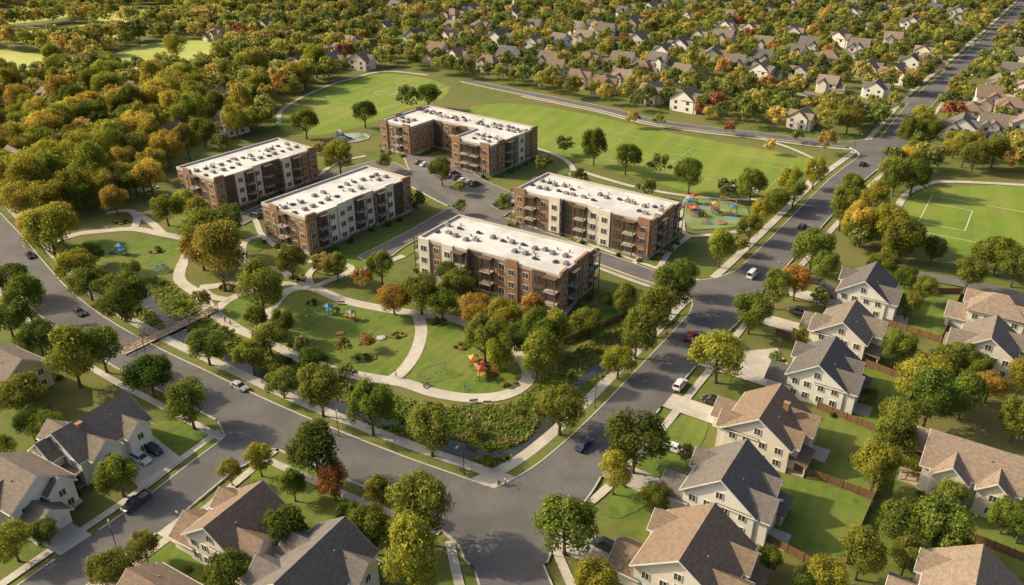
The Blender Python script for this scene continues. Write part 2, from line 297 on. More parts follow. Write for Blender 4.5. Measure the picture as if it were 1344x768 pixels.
def house_spec(L=13,Wd=11,h=5.8,st='gable',wm='w_white',rm='r_brown',gs=1,cross=None,far=0,garage=True,chim=False,porch=True,pitch=.70,rear=True,ridge='x'):
    sp=[]; w=MB(); r=MB(); t=None if far else MB()
    rise=(Wd if ridge=='x' else L)/2*pitch
    block(w,r,-L/2,L/2,-Wd/2,Wd/2,h,rise,ridge,st,tr=t)
    if cross:
        for cx,side,cw in cross:
            if ridge=='x': ya,yb=sorted((0,side*(Wd/2+1.6))); block(w,r,cx-cw/2,cx+cw/2,ya,yb,h-.15,cw/2*.88,'y','gable',.45,tr=t)
            else: xa,xb=sorted((0,side*(L/2+1.1))); block(w,r,xa,xb,cx-cw/2,cx+cw/2,h-.12,cw/2*.95,'x','gable',.45,tr=t)
    bay=garage
    if bay:
        y0,y1=sorted((-gs*(Wd/2-.25),-gs*(Wd/2-4.9))); block(w,r,(0 if ridge=='y' else L/2-2.5),L/2+1.3,y0,y1,h-.25,2.1,'x','gable',.4,tr=t)
    rx=0
    if rear and not far:
        rx=2.2; y0,y1=sorted((gs*(Wd/2-.3),gs*(Wd/2-6.4))); block(w,r,-L/2-rx,(0 if ridge=='y' else -L/2+3),y0,y1,h-.3,2.5,'x','gable',.45,tr=t)
    kids=[('vent_pipe',VT,(-L*.2,Wd*.18,h+rise*.6),0),('vent_pipe',VT,(L*.16,-Wd*.2,h+rise*.6),0)]
    if chim: kids.append(('chimney',CH,(-L*.22,-Wd*.1,h+rise*.7),0))
    sp.append(('wall',w.mesh('wall',wm),(0,0,0),0)); sp.append(('roof',r.mesh('roof',rm),(0,0,0),0,[] if far else kids))
    gy=gs*(Wd/2-3.5)
    if garage:
        w=MB(); r=MB(); block(w,r,L/2-.5,L/2+4.2,gy-3.2,gy+3.2,3.0,2.3,'x','gable',tr=t)
        sp.append(('garage_wall',w.mesh('garage_wall',wm),(0,0,0),0)); sp.append(('garage_roof',r.mesh('garage_roof',rm),(0,0,0),0)); sp.append(('garage_door',GD,(L/2+4.21,gy,0),0))
    if t: sp.append(('fascia',t.mesh('fascia','frame'),(0,0,0),0))
    if far<2: sp.append(('door',DR,(L/2+(1.31 if bay else .01),-gs*(Wd/2-4.2),0),0,[] if far else [('handle',DK,(0,0,0),0)]))
    def win(x,y,z,a): sp.append(('window',WFAR,(x,y,z),a) if far else ('window',WF,(x,y,z),a,[('pane',WP,(0,0,0),0)]))
    for z in (1.7,4.4):
        if far==2 and z<2: continue
        for k in ((-.3,0,.3) if not far else (-.26,.26)):
            if bay and k*gs<0: win(L/2+1.31,-gs*(Wd/2-(1.7 if z<2 else 2.6)),z,0)
            elif z>2 or not garage: win(L/2+.01,k*Wd,z,0)
            win(-L/2-.01-(rx if k*gs>.1 else 0),(k if not(rx and k==0) else -gs*.08)*Wd,z,pi)
        for k in ((-.34,-.1,.15,.36) if not far else (-.25,.25)):
            for sg in (1,-1):
                yy=sg*(Wd/2+.01)
                if ridge=='x' and cross and any(sd==sg and abs(k*L-cx)<cw/2+.8 for cx,sd,cw in cross): continue
                win(k*L,yy,z,sg*pi/2)
        if ridge=='x' and cross and not far:
            for cx,sd,cw in cross: win(cx,sd*(Wd/2+1.61),z,sd*pi/2)
    if not far and st=='gable':
        if ridge=='x': win(-L/2-.01,0,7.0,pi)
        else:
            for sg in (1,-1): win(0,sg*(Wd/2+.01),7.1,sg*pi/2)
    if not far:
        q=-gs; ya,yb=sorted((q*Wd*.02,q*(Wd/2-.4))); X0=-L/2-.03
        if porch:
            sp.append(('porch_floor',MB().box(X0-3.2,X0,ya,yb,.02,.3).mesh('porch_floor','deck'),(0,0,0),0))
            sp.append(('porch_roof',MB().hexa([(X0-3.5,ya-.2,2.55),(X0,ya-.2,3.25),(X0,yb+.2,3.25),(X0-3.5,yb+.2,2.55),(X0-3.5,ya-.2,2.7),(X0,ya-.2,3.4),(X0,yb+.2,3.4),(X0-3.5,yb+.2,2.7)]).mesh('porch_roof',rm),(0,0,0),0))
            for yy in (ya+.15,(ya+yb)/2,yb-.15): sp.append(('porch_post',PPM,(X0-3.1,yy,0),0))
            rl=MB().box(X0-3.15,X0-3.08,ya,yb,1.0,1.08)
            for k in range(12): yk=ya+.1+k*(yb-ya-.2)/11; rl.box(X0-3.14,X0-3.09,yk-.03,yk+.03,.3,1.0)
            sp.append(('railing',rl.mesh('porch_railing','frame'),(0,0,0),0))
        sp.append(('patio',MB().box(-L/2-rx-3.2,-L/2-rx-.02,min(gs*.6,gs*5),max(gs*.6,gs*5),.02,.14).mesh('patio','concrete'),(0,0,0),0))
    return sp
aR=atan2(.55,-.83); aL=atan2(-.5,.87)
HN=[
 (1140,372,aR,dict(L=11.5,Wd=12.5,wm='w_white',rm='r_dark',ridge='y',gs=1),'white house with charcoal gable roof, rearmost of the right-hand row','the rearmost white house at right'),
 (1112,424,aR,dict(L=11,Wd=12,wm='w_cream',rm='r_taupe',ridge='y',gs=-1,cross=[(1.5,1,4.2)]),'cream house with taupe roof, second from the back in the right-hand row','the taupe-roofed cream house'),
 (1083,478,aR,dict(L=11.5,Wd=13,wm='w_white',rm='r_dark',ridge='y',gs=1,cross=[(-3,-1,4.4)]),'white house with charcoal roof, third from the back in the right-hand row','the third white house at right'),
 (1008,547,aR,dict(L=12.5,Wd=13,wm='w_cream',rm='r_brown',gs=-1,chim=True,ridge='y',cross=[(3,-1,4.2)]),'cream house with brown gable roof and chimney, fourth from the back','the brown-roofed cream house'),
 (960,628,aR,dict(L=12.5,Wd=12,wm='w_white',rm='r_grey',ridge='y',gs=1,pitch=.78,cross=[(-3,-1,4)]),'white house with steep grey gable roof, second nearest in the right-hand row','the second nearest house at right'),
 (912,724,aR,dict(L=14,Wd=13.5,wm='w_cream',rm='r_brown',ridge='y',gs=1,cross=[(-3.5,-1,4.6)]),'large brown-roofed house at the bottom edge, nearest of the right-hand row','the nearest brown-roofed house'),
 (1312,400,aR,dict(L=12,Wd=10.5,wm='w_cream',rm='r_tan',st='hip',gs=1),'cream house with tan hip roof and rear porch at the right edge','the tan hip-roofed house'),
 (1300,445,aR+pi,dict(L=11,Wd=11.5,wm='w_cream',rm='r_taupe',ridge='y',gs=-1),'cream house with taupe gable roof at the right edge before the hip roof','the taupe-roofed house at right edge'),
 (1280,602,aR+pi,dict(L=15,Wd=11,wm='w_cream',rm='r_tan',cross=[(-3,-1,5.5),(4,-1,5)],garage=False,gs=1),'wide cream house with tan gabled roof and rear porch at lower right','the wide house at lower right'),
 (1275,775,aR,dict(L=12,Wd=12,wm='w_cream',rm='r_tan',ridge='y'),'tan-roofed house cut off by the bottom edge at lower right','the roof at the bottom right'),
 (124,560,aL+pi/2,dict(L=14.5,Wd=11.5,wm='w_white',rm='r_taupe',cross=[(-3,-1,5.4),(4,-1,4.8),(-4,1,5)],garage=False,gs=1,chim=True),'white house with taupe cross-gabled roof beside the driveway with two cars','the white house at lower left'),
 (26,628,aL,dict(L=11.5,Wd=10.5,wm='w_white',rm='r_taupe',cross=[(0,-1,5)],gs=-1),'white house with taupe garage gable at the lower left edge','the garage-fronted house at left edge'),
 (10,476,aL,dict(L=12,Wd=10,wm='w_tan',rm='r_taupe',garage=False),'tan house half cut off by the left edge below the road','the tan house at left edge'),
 (312,682,aL+pi,dict(L=11.5,Wd=11.5,wm='w_cream',rm='r_brown',gs=1,ridge='y'),'cream house with brown gable roof on the corner of the side street','the brown-roofed corner house'),
 (412,742,aL+pi/2,dict(L=14.5,Wd=11.5,wm='w_cream',rm='r_grey',cross=[(-4,1,5.5),(2.5,1,5),(3.5,-1,5)],garage=False,gs=1),'grey-roofed house with several gables at the bottom edge left of centre','the grey multi-gabled house'),
 (208,785,aL+pi,dict(L=11,Wd=9.5,wm='w_cream',rm='r_brown'),'brown roof peak showing at the bottom edge by the side street','the brown roof peak at bottom edge')]
houses=[]; DW=[]; LM=[]; shrubs=[]
zc[0]=.135
def driveway(x,y,a,L,gy,w=5.6):
    f=np.array([cos(a),sin(a)]); s=np.array([-sin(a),cos(a)]); p0=np.array([x,y])+f*(L/2+4.2)+s*gy
    for k in range(1,30):
        if roaddist(*(p0+f*k))[0]<0.2: break
    else: return
    if k>26: return
    q=[p0-s*w/2,p0+f*(k)-s*w/2,p0+f*(k)+s*w/2,p0+s*w/2]; zz=nz()+.1
    struct('driveway',MB().add([(*p,zz) for p in q],[(0,1,2,3)]).mesh('driveway','concrete')); DW.append(np.array([q[0],p0+f*(k+1)-s*w/2,p0+f*(k+1)+s*w/2,q[3]]))
for px,py,a,kw,lab,ph in HN:
    x,y=G(px,py,6.5); r=thing('house',(x,y,0),a,lab,'house'); inst(house_spec(**kw),r); houses.append((x,y,9.,px,py)); LM.append((px,py,ph))
    if kw.get('garage',True): driveway(x,y,a,kw['L'],kw.get('gs',1)*(kw['Wd']/2-3.5))
    for k in range(6):
        u=rnd.uniform(-.46,.46)*kw['L']; sg=rnd.choice((-1,1)); v=sg*(kw['Wd']/2+rnd.uniform(1.2,2.2)); shrubs.append((x+u*cos(a)-v*sin(a),y+u*sin(a)+v*cos(a),rnd.uniform(.10,.18),'@'+ph))
for q in ([(150,604),(185,645),(240,604),(200,572)],[(975,462),(1020,458),(1035,480),(1000,500),(968,486)]):
    zz=nz()+.1; sheet('driveway',W(q),zz,'concrete')
FH=[(25,135),(62,125),(175,118),(280,130),(225,172),(22,212),(300,160),(235,15),(285,42),(312,22),(372,92),(395,82),(440,14),(482,18),(507,34),(350,32),(545,48),(562,28),(600,72),(642,80),(668,72),(590,46),(655,50),(676,18),(702,32),(620,14),(644,4),(735,52),(720,76),(782,30),(768,48),(818,78),(795,108),(762,100),(856,120),(842,86),(872,66),(906,94),(902,130),(935,72),(964,80),(918,46),(905,20),(956,20),(985,36),(1002,56),(1042,42),(1010,14),(1062,58),(1052,92),(1086,76),(1102,50),(1128,62),(1052,152),(1150,114),(1176,96),(1196,80),(1140,88),(1214,66),(1172,50),(1197,30),(1120,18),(1080,8),(1160,10),(1226,14),(1250,30),(1276,142),(1262,165),(1296,126),(1312,108),(1328,90),(1342,72),(1302,162),(1328,140),(1346,114),(1338,50),(1348,28),(830,30),(855,10),(1000,92),(520,8),(570,4),(400,30),(425,52),(1085,108),(950,48),(840,52),(700,55),(1240,80),(1345,160),(460,55)]
for wy in np.arange(400,840,22):
    for wx in np.arange(-420,560,21):
        x,y=wx+rnd.uniform(-4,4),wy+rnd.uniform(-4,4); px,py,_=PX(x,y,5)
        if not(430<px<1380 and -15<py<150) or rnd.random()<.58: continue
        if py>95 and not(700<px): continue
        if any(pip(np.array([[x,y]]),q)[0] for q in (FL,FR)) or any(hypot((px-a)*1.,(py-b)*2.2)<26 for a,b in FH): continue
        if roaddist(x,y)[0]<14: continue
        FH.append((px,py))
specs=[]
combos=[('w_cream','r_tan','tan'),('w_white','r_taupe','taupe'),('w_tan','r_brown','brown'),('w_white','r_grey','grey'),('w_cream','r_brown','brown'),('w_grey','r_taupe','taupe'),('w_white','r_dark','charcoal')]
for i,(w_,r_,n_) in enumerate(combos):
    specs.append([house_spec(L=11+i%3,Wd=10+i%2,wm=w_,rm=r_,st='hip' if i in (2,) else 'gable',gs=1 if i%2 else -1,ridge='y' if i in (1,4,6) else 'x',cross=[(0,1,5),(3,-1,4.6)] if i%2 else [(-2,-1,5.),(2,1,4.5)],far=f) for f in (1,2)]+[n_,w_[2:]])
LM0=[(160,440,'the steel footbridge'),(60,400,'the road bend at far left'),(165,335,'the lawn with the blue slide'),(300,360,'the path fork in the park'),(450,440,'the central play lawn'),(615,480,'the oval lawn with the swings'),(560,590,'the marshy creek bank'),(380,530,'the creek along the long road'),(750,520,'the creek bend'),(670,350,'the front apartment block'),(790,270,'the right apartment block'),(440,270,'the middle apartment block'),(320,225,'the leftmost apartment block'),(600,180,'the U-shaped apartment block'),(930,280,'the colourful pool playground'),(480,125,'the field with the centre circle'),(860,200,'the wide rear sports field'),(1270,290,'the soccer field at right'),(940,400,'the junction by the white van'),(650,670,'the large bottom crossing'),(1160,195,'the upper road junction'),(1260,90,'the straight road at upper right'),(1100,270,'the avenue by the soccer field'),(220,75,'the sunlit meadow'),(60,85,'the far left meadow')]
LM+=LM0
autos=[]
def rel(px,py,marks):
    b=min(marks,key=lambda l:hypot(px-l[0],(py-l[1])*1.3)); dx,dy=px-b[0],py-b[1]
    if abs(dx)<14 and abs(dy)<12: return 'beside '+b[2]
    if abs(dx)>abs(dy): return ('left of ' if dx<0 else 'right of ')+b[2]
    return ('behind ' if dy<0 else 'in front of ')+b[2]
for i,(px,py) in enumerate(FH):
    x,y=G(px,py,5); k=rnd.randrange(7); a=radians(57+rnd.choice((0,90,180,270)))+rnd.uniform(-.2,.2)
    if roaddist(x,y)[0]<11:
        e,c,_=roaddist(x,y); d=Vector((x-c[0],y-c[1])).normalized(); x+=d.x*(11-max(e,-2)); y+=d.y*(11-max(e,-2))
    r=thing('house',(x,y,0),a,'','house','houses of the neighbourhood',rnd.uniform(.84,1.04)); inst(specs[k][0 if py>75 else 1],r); houses.append((x,y,8.,px,py))
    autos.append((r,f"{specs[k][2]}-roofed {specs[k][3]} house",px,py))
# kerbs
m=MB()
def kerbline(P,skip):
    P=np.asarray(P); keep=~inroad(P,skip)
    for d in DW: keep&=~pip(P,d)
    n=norms(P)
    for i in range(len(P)-1):
        if keep[i] and keep[i+1]:
            a,b=P[i],P[i+1]; na,nb=n[i]*.15,n[i+1]*.15
            v=[(*(a-na),0),(*(b-nb),0),(*(b+nb),0),(*(a+na),0)]; m.hexa(v+[(x,y,.38) for x,y,_ in v])
for j,(poly,N,rb) in enumerate(roads):
    if rb: 
        if RC[j][1]>5.5: kerbline(poly[:N],j); kerbline(poly[N:],j)
    else: kerbline(resample(np.r_[poly,poly[:1]],1.),j)
struct('kerb',m.mesh('kerb','kerb'))
def lines(name,segs,w,z):
    m=MB()
    for P in segs:
        P=np.array(P,float); n=norms(P)*w/2
        for i in range(len(P)-1): m.add([(*(P[i]+n[i]),z),(*(P[i+1]+n[i+1]),z),(*(P[i+1]-n[i+1]),z),(*(P[i]-n[i]),z)],[(0,1,2,3)])
    struct(name,m.mesh(name,'paint'))
def circ(x,y,r): return [(x+r*cos(t*pi/18),y+r*sin(t*pi/18)) for t in range(37)]
def pitch(cx,cy,a,L,Wd):
    f=np.array([cos(a),sin(a)]); s=np.array([-sin(a),cos(a)]); c=np.array([cx,cy]); P=lambda u,v:tuple(c+f*u+s*v)
    R_=[[P(-L/2,-Wd/2),P(L/2,-Wd/2)],[P(L/2,-Wd/2),P(L/2,Wd/2)],[P(L/2,Wd/2),P(-L/2,Wd/2)],[P(-L/2,Wd/2),P(-L/2,-Wd/2)],[P(0,-Wd/2),P(0,Wd/2)],circ(cx,cy,Wd*.14)]
    for e in (-1,1): R_+=[[P(e*L/2,-Wd*.28),P(e*L*.36,-Wd*.28)],[P(e*L*.36,-Wd*.28),P(e*L*.36,Wd*.28)],[P(e*L*.36,Wd*.28),P(e*L/2,Wd*.28)]]
    return R_
x,y=G(507,122); lines('field_lines',pitch(x,y,radians(57),55,40),.26,.11)
x,y=G(890,208); lines('field_lines',pitch(x,y,radians(-33),80,34),.15,.11)
x,y=G(1300,296); lines('field_lines',pitch(x+24,y-15,radians(-33),96,36),.36,.11)
ROWS=(((478,334),(528,306),9,'left of the front block'),((505,346),(590,296),12,'along the drive of the front block'),((560,222),(628,246),9,'in front of the U-shaped block'),((330,288),(420,244),10,'between the two left blocks'),((650,274),(672,268),3,'behind the front block'),((545,214),(600,232),6,'in the rear courtyard lot'))
bl=[]
for (a,b),(c_,d),n,_ in ROWS:
    p=np.array(G(a,b)); q=np.array(G(c_,d)); u=(q-p)/np.hypot(*(q-p)); v=np.array([-u[1],u[0]])
    for k in range(n+1):
        c=p+(q-p)*k/n
        if inroad(np.array([c-v*2.4,c+v*2.4])).all(): bl.append([c-v*2.4,c+v*2.4])
lines('parking_lines',bl,.14,RTOP+.01)
# ---------------- apartments
AW=winmeshes(1.9,1.75,'frame'); AD=winmeshes(2.2,2.2,'dframe')
HV=MB().box(-.8,.8,-.55,.55,.02,.75).cyl((-.38,0,.75),(-.38,0,.85),.3,n=10).cyl((.4,0,.75),(.4,0,.85),.3,n=10).mesh('rooftop_unit','metal')
HV2=MB().box(-.45,.45,-.45,.45,.02,.6).box(.55,1.2,-.3,.35,.02,.4).mesh('rooftop_unit','dmetal'); HV3=MB().cyl((0,0,0),(0,0,.5),.22).cyl((0,0,.5),(0,0,.6),.32).mesh('roof_vent','metal')
APT=[]
def apt(label,ox,oy,a,out,pats,hidden,units):
    root=thing('apartment_block',(ox,oy,0),a,label,'apartment building'); hT=11.2; N=len(out)
    m=MB()
    for i in range(N):
        p,q=out[i],out[(i+1)%N]; m.add([(*p,0),(*q,0),(*q,hT),(*p,hT)],[(0,1,2,3)])
    put('wall',m.mesh('wall','brick'),root)
    vs=[Vector((*p,hT+.02)) for p in out]; m=MB(); m.add(vs,tessellate_polygon([vs])); rf=put('roof',m.mesh('roof','membrane'),root)
    def off(d):
        r=[]
        for i in range(N):
            a_,b_,c_=Vector(out[i-1]),Vector(out[i]),Vector(out[(i+1)%N]); n1=(b_-a_).normalized(); n2=(c_-b_).normalized()
            r.append((b_.x+d*(n1.y+n2.y),b_.y-d*(n1.x+n2.x)))
        return r
    o1,o2=off(.12),off(-.35); m=MB()
    for i in range(N):
        j=(i+1)%N; m.hexa([(*o1[i],hT-.35),(*o1[j],hT-.35),(*o2[j],hT-.35),(*o2[i],hT-.35),(*o1[i],hT+.6),(*o1[j],hT+.6),(*o2[j],hT+.6),(*o2[i],hT+.6)]); m.f=m.f[:-1]; m.f.pop(-2)
    put('parapet',m.mesh('parapet','coping'),root)
    o1,o2=off(.06),off(-.05); m=MB()
    for i in range(N):
        j=(i+1)%N; m.add([(*o1[i],0),(*o1[j],0),(*o1[j],.9),(*o1[i],.9),(*o2[j],.9),(*o2[i],.9)],[(0,1,2,3),(3,2,4,5)])
    put('plinth',m.mesh('plinth','concrete'),root)
    hid=MB(); cache={}
    for i in range(N):
        p,q=Vector(out[i]),Vector(out[(i+1)%N]); Ls=(q-p).length; d=(q-p)/Ls; n=Vector((d.y,-d.x)); an=atan2(n.y,n.x)
        nb=max(1,round(Ls/4.2)); b=Ls/nb; pat=pats[i%len(pats)]
        for k in range(nb):
            c=p+d*(b*(k+.5)); t=pat[k%len(pat)]
            if i in hidden:
                for z in (2,5.5,9):
                    e=d*.95; hid.hexa([(*(c-e),z-.85),(*(c+e),z-.85),(*(c+e+n*.06),z-.85),(*(c-e+n*.06),z-.85),(*(c-e),z+.85),(*(c+e),z+.85),(*(c+e+n*.06),z+.85),(*(c-e+n*.06),z+.85)])
                continue
            pr=.0
            if t=='W':
                top=12.4 if k%2 else 11.95; key=('W',round(b,2),top)
                if key not in cache: cache[key]=MB().box(-.3,.45,-b*.45,b*.45,.92,top).mesh('white_bay','whitepanel')
                put('white_bay',cache[key],root,(c.x,c.y,0),an); pr=.45
            if t=='T':
                key=('T',round(b,2))
                if key not in cache: cache[key]=MB().box(-.3,.5,-b*.46,b*.46,.92,12.5).mesh('brick_bay','brick')
                put('brick_bay',cache[key],root,(c.x,c.y,0),an); pr=.5
            if t=='D':
                key=('D',round(b,2))
                if key not in cache: cache[key]=MB().box(-.3,.3,-b*.47,b*.47,.92,11.5).mesh('dark_bay','darkbrick')
                put('dark_bay',cache[key],root,(c.x,c.y,0),an); pr=.3
            if t=='B':
                key=('B',round(b,2))
                if key not in cache:
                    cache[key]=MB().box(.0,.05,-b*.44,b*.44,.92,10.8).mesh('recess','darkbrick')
                    cache['s']=MB().box(.02,2.0,-b*.42,b*.42,-.16,.08).mesh('balcony','coping')
                    rr=MB().box(1.92,1.98,-b*.42,b*.42,1.05,1.12).box(.05,1.92,-b*.42,-b*.42+.05,1.05,1.12).box(.05,1.92,b*.42-.05,b*.42,1.05,1.12)
                    for s_ in range(15): yy=-b*.42+.03+s_*(b*.84-.06)/14; rr.box(1.93,1.96,yy-.02,yy+.02,.08,1.05)
                    for yy in (-b*.41,b*.41): rr.box(.7,.74,yy-.015,yy+.015,.08,1.05)
                    cache['r']=rr.mesh('railing','dmetal')
                    cache['p']=MB().box(1.76,1.96,-b*.42,-b*.42+.2,.02,10.9).box(1.76,1.96,b*.42-.2,b*.42,.02,10.9).box(.0,2.1,-b*.45,b*.45,10.9,11.1).mesh('balcony_posts','darkbrick')
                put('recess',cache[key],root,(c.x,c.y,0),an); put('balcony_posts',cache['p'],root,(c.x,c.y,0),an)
                for z in (3.6,7.1):
                    s_=put('balcony',cache['s'],root,(c.x,c.y,z),an); put('railing',cache['r'],s_)
                pr=.06
            for z in (2.1,5.55,9.05):
                fm=AD if t in 'BD' else AW
                w_=put('window',fm[0],root,(c.x+n.x*pr,c.y+n.y*pr,z+(-.1 if t=='B' else 0)),an); put('pane',fm[1],w_)
    if hid.v: o=put('window',hid.mesh('rear_windows','glass'),root); o['kind']='stuff'
    for j,(ux,uy) in enumerate(units):
        put('rooftop_unit',HV if j%3 else HV2,rf,(ux,uy,hT+.02),rnd.choice((0,pi/2)))
        if j%2: put('roof_vent',HV3,rf,(ux+rnd.uniform(-2,2),uy+rnd.uniform(1.5,3),hT+.02))
    ca,sa=cos(a),sin(a); APT.append([(ox+x*ca-y*sa,oy+x*sa+y*ca) for x,y in out])
    for i in range(N):
        if i in hidden: continue
        p,q=Vector(out[i]),Vector(out[(i+1)%N]); Ls=(q-p).length; d=(q-p)/Ls; n=Vector((d.y,-d.x)); k=2.
        while k<Ls-1:
            c=p+d*k+n*rnd.uniform(2.4,3.4); shrubs.append((ox+c.x*ca-c.y*sa,oy+c.x*sa+c.y*ca,rnd.uniform(.14,.25),label)); k+=rnd.uniform(4.5,7.5)
def units(L,Wd,x0=0,y0=0):
    r=[]
    n=int(L/3.1)
    for k in range(n):
        for yy in (.34,.6):
            if rnd.random()<.82: r.append((x0+2.+k*3.1+rnd.uniform(-.6,.6),y0+Wd*yy+rnd.uniform(-.8,.8)))
    return r
def rect(L,Wd):
    j=1.2
    return [(0,0),(L*.36,0),(L*.36,j),(L*.64,j),(L*.64,0),(L,0),(L,Wd),(0,Wd)]
x,y=G(280,236,11.8); apt('leftmost three-storey brick apartment block with white roof, behind the middle block',x,y,atan2(33,25.3),rect(42,21),['TDWB','R','WBD','R','WBRT','RBR','W','RTBR'],{6},units(42,21))
x,y=G(400,286,11.8); apt('brick and white apartment block with long white roof, centre left, facing the park path',x,y,atan2(33.9,26.1),rect(43,20),['TBWW','R','WBW','R','BWDT','RBR','W','RTBR'],{6},units(43,20))
x,y=G(676,248,11.8); apt('long brick apartment block with white roof beside the colourful pool playground',x,y,atan2(-.57,.82),rect(47,19),['TBRW','R','DBW','R','WDBT','TBT','W','RBR'],{6},units(47,19))
x,y=G(549,311,11.8); apt('front apartment block of brown brick with stepped white roof, nearest of the five',x,y,atan2(-.53,.85),rect(44,19),['WRWB','R','DBR','R','TRDB','TBT','W','RBR'],{6},units(44,19))
x,y=G(499,158,11.8); apt('U-shaped brick apartment block with courtyard between the two sports fields',x,y,atan2(-.59,.81),[(0,0),(16,0),(16,14),(38,14),(38,-1),(56,-1),(56,29),(0,29)],['TRBT','R','DRB','R','TBBT','RTBRW','W','RTR'],{6},units(56,12,0,16)+units(12,14,2,0)+units(14,14,40,0))
# ---------------- trees
COL=dict(dg=(.125,.165,.034),g=(.19,.225,.042),yg=(.31,.315,.050),ol=(.25,.245,.050),go=(.46,.39,.075),o=(.42,.27,.06),r=(.33,.14,.05))
CN=dict(dg='dark green',g='green',yg='yellow-green',ol='olive',go='golden yellow',o='orange',r='red')
def crown_arrays(seed,n,leaf,R_=5.2,Z_=4.5,zc_=6.3,nb=24):
    g=np.random.default_rng(seed)
    d=g.normal(size=(nb,3)); d/=np.linalg.norm(d,axis=1)[:,None]; d[:,2]=np.where(d[:,2]<-.5,-d[:,2],d[:,2])
    br=g.uniform(.18,.36,nb); cc=d*(1.02-br*g.uniform(.6,1.5,nb))[:,None]
    cc=np.vstack([cc,[0,0,0]]); br=np.r_[br,.66]; bl=np.r_[g.uniform(.82,1.2,nb),.88]
    w=br**1.8; w[-1]*=.7; w/=w.sum(); k=g.choice(nb+1,n,p=w)
    e=g.normal(size=(n,3)); e/=np.linalg.norm(e,axis=1)[:,None]; rr=np.clip(g.normal(.93,.2,n),.4,1.5)
    p=cc[k]+e*(br[k]*rr)[:,None]
    nrm=e+.6*p+g.normal(size=(n,3))*.5; nrm/=np.linalg.norm(nrm,axis=1)[:,None]
    t=np.cross(nrm,g.normal(size=(n,3))); t/=np.linalg.norm(t,axis=1)[:,None]; b=np.cross(nrm,t)
    p=p*np.array([R_,R_,Z_])+np.array([0,0,zc_])
    s=leaf*g.uniform(.55,1.25,n)[:,None]/2; q=g.uniform(.6,1.15,(4,n,1))
    v=np.stack([p+(t*s)*q[0],p+(b*s)*q[1],p-(t*s)*q[2],p-(b*s)*q[3]],1)*1.0
    lv=bl[k]*g.uniform(.7,1.3,n)*(.8+.26*rr)  # leaves deeper in a clump get darker: inner shade put into the colour
    return v.reshape(-1,3),lv
def quadmesh(name,v,lv,mat,tc=None):
    n=len(v)//4; me=bpy.data.meshes.new(name); me.vertices.add(len(v)); me.vertices.foreach_set('co',v.astype(np.float32).ravel())
    me.loops.add(4*n); me.loops.foreach_set('vertex_index',np.arange(4*n,dtype=np.int32)); me.polygons.add(n); me.polygons.foreach_set('loop_start',np.arange(0,4*n,4,dtype=np.int32))
    a=me.attributes.new('lv','FLOAT','FACE'); a.data.foreach_set('value',lv.astype(np.float32))
    if tc is not None:
        a=me.attributes.new('tc','FLOAT_COLOR','FACE'); a.data.foreach_set('color',np.c_[tc,np.ones(n)].astype(np.float32).ravel())
    me.materials.append(mt[mat]); me.update(calc_edges=True); return me
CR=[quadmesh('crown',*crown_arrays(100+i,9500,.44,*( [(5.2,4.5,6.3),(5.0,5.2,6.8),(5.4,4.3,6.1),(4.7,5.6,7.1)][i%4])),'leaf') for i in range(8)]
LOW=[crown_arrays(300+i,620,1.25,nb=12) for i in range(8)]
def trunkmesh(i):
    g=random.Random(i); m=MB(); m.cyl((0,0,-.1),(0,0,1.0),.42,.3,9); m.cyl((0,0,1.0),(0.1,0,4.2),.3,.2,9)
    for k in range(6):
        a=k*1.05+g.random(); z=g.uniform(1.9,4); m.cyl((0,0,z),(cos(a)*2.6,sin(a)*2.6,z+2.4),.13,.05,6)
    m.cyl((.1,0,4.2),(0,.2,8),.2,.06,7)
    return m.mesh('trunk','bark')
TK=[trunkmesh(i) for i in range(3)]
BU=[quadmesh('bush',*crown_arrays(500+i,2600,.95,5.0,3.6,3.0,nb=9),'leaf') for i in range(3)]
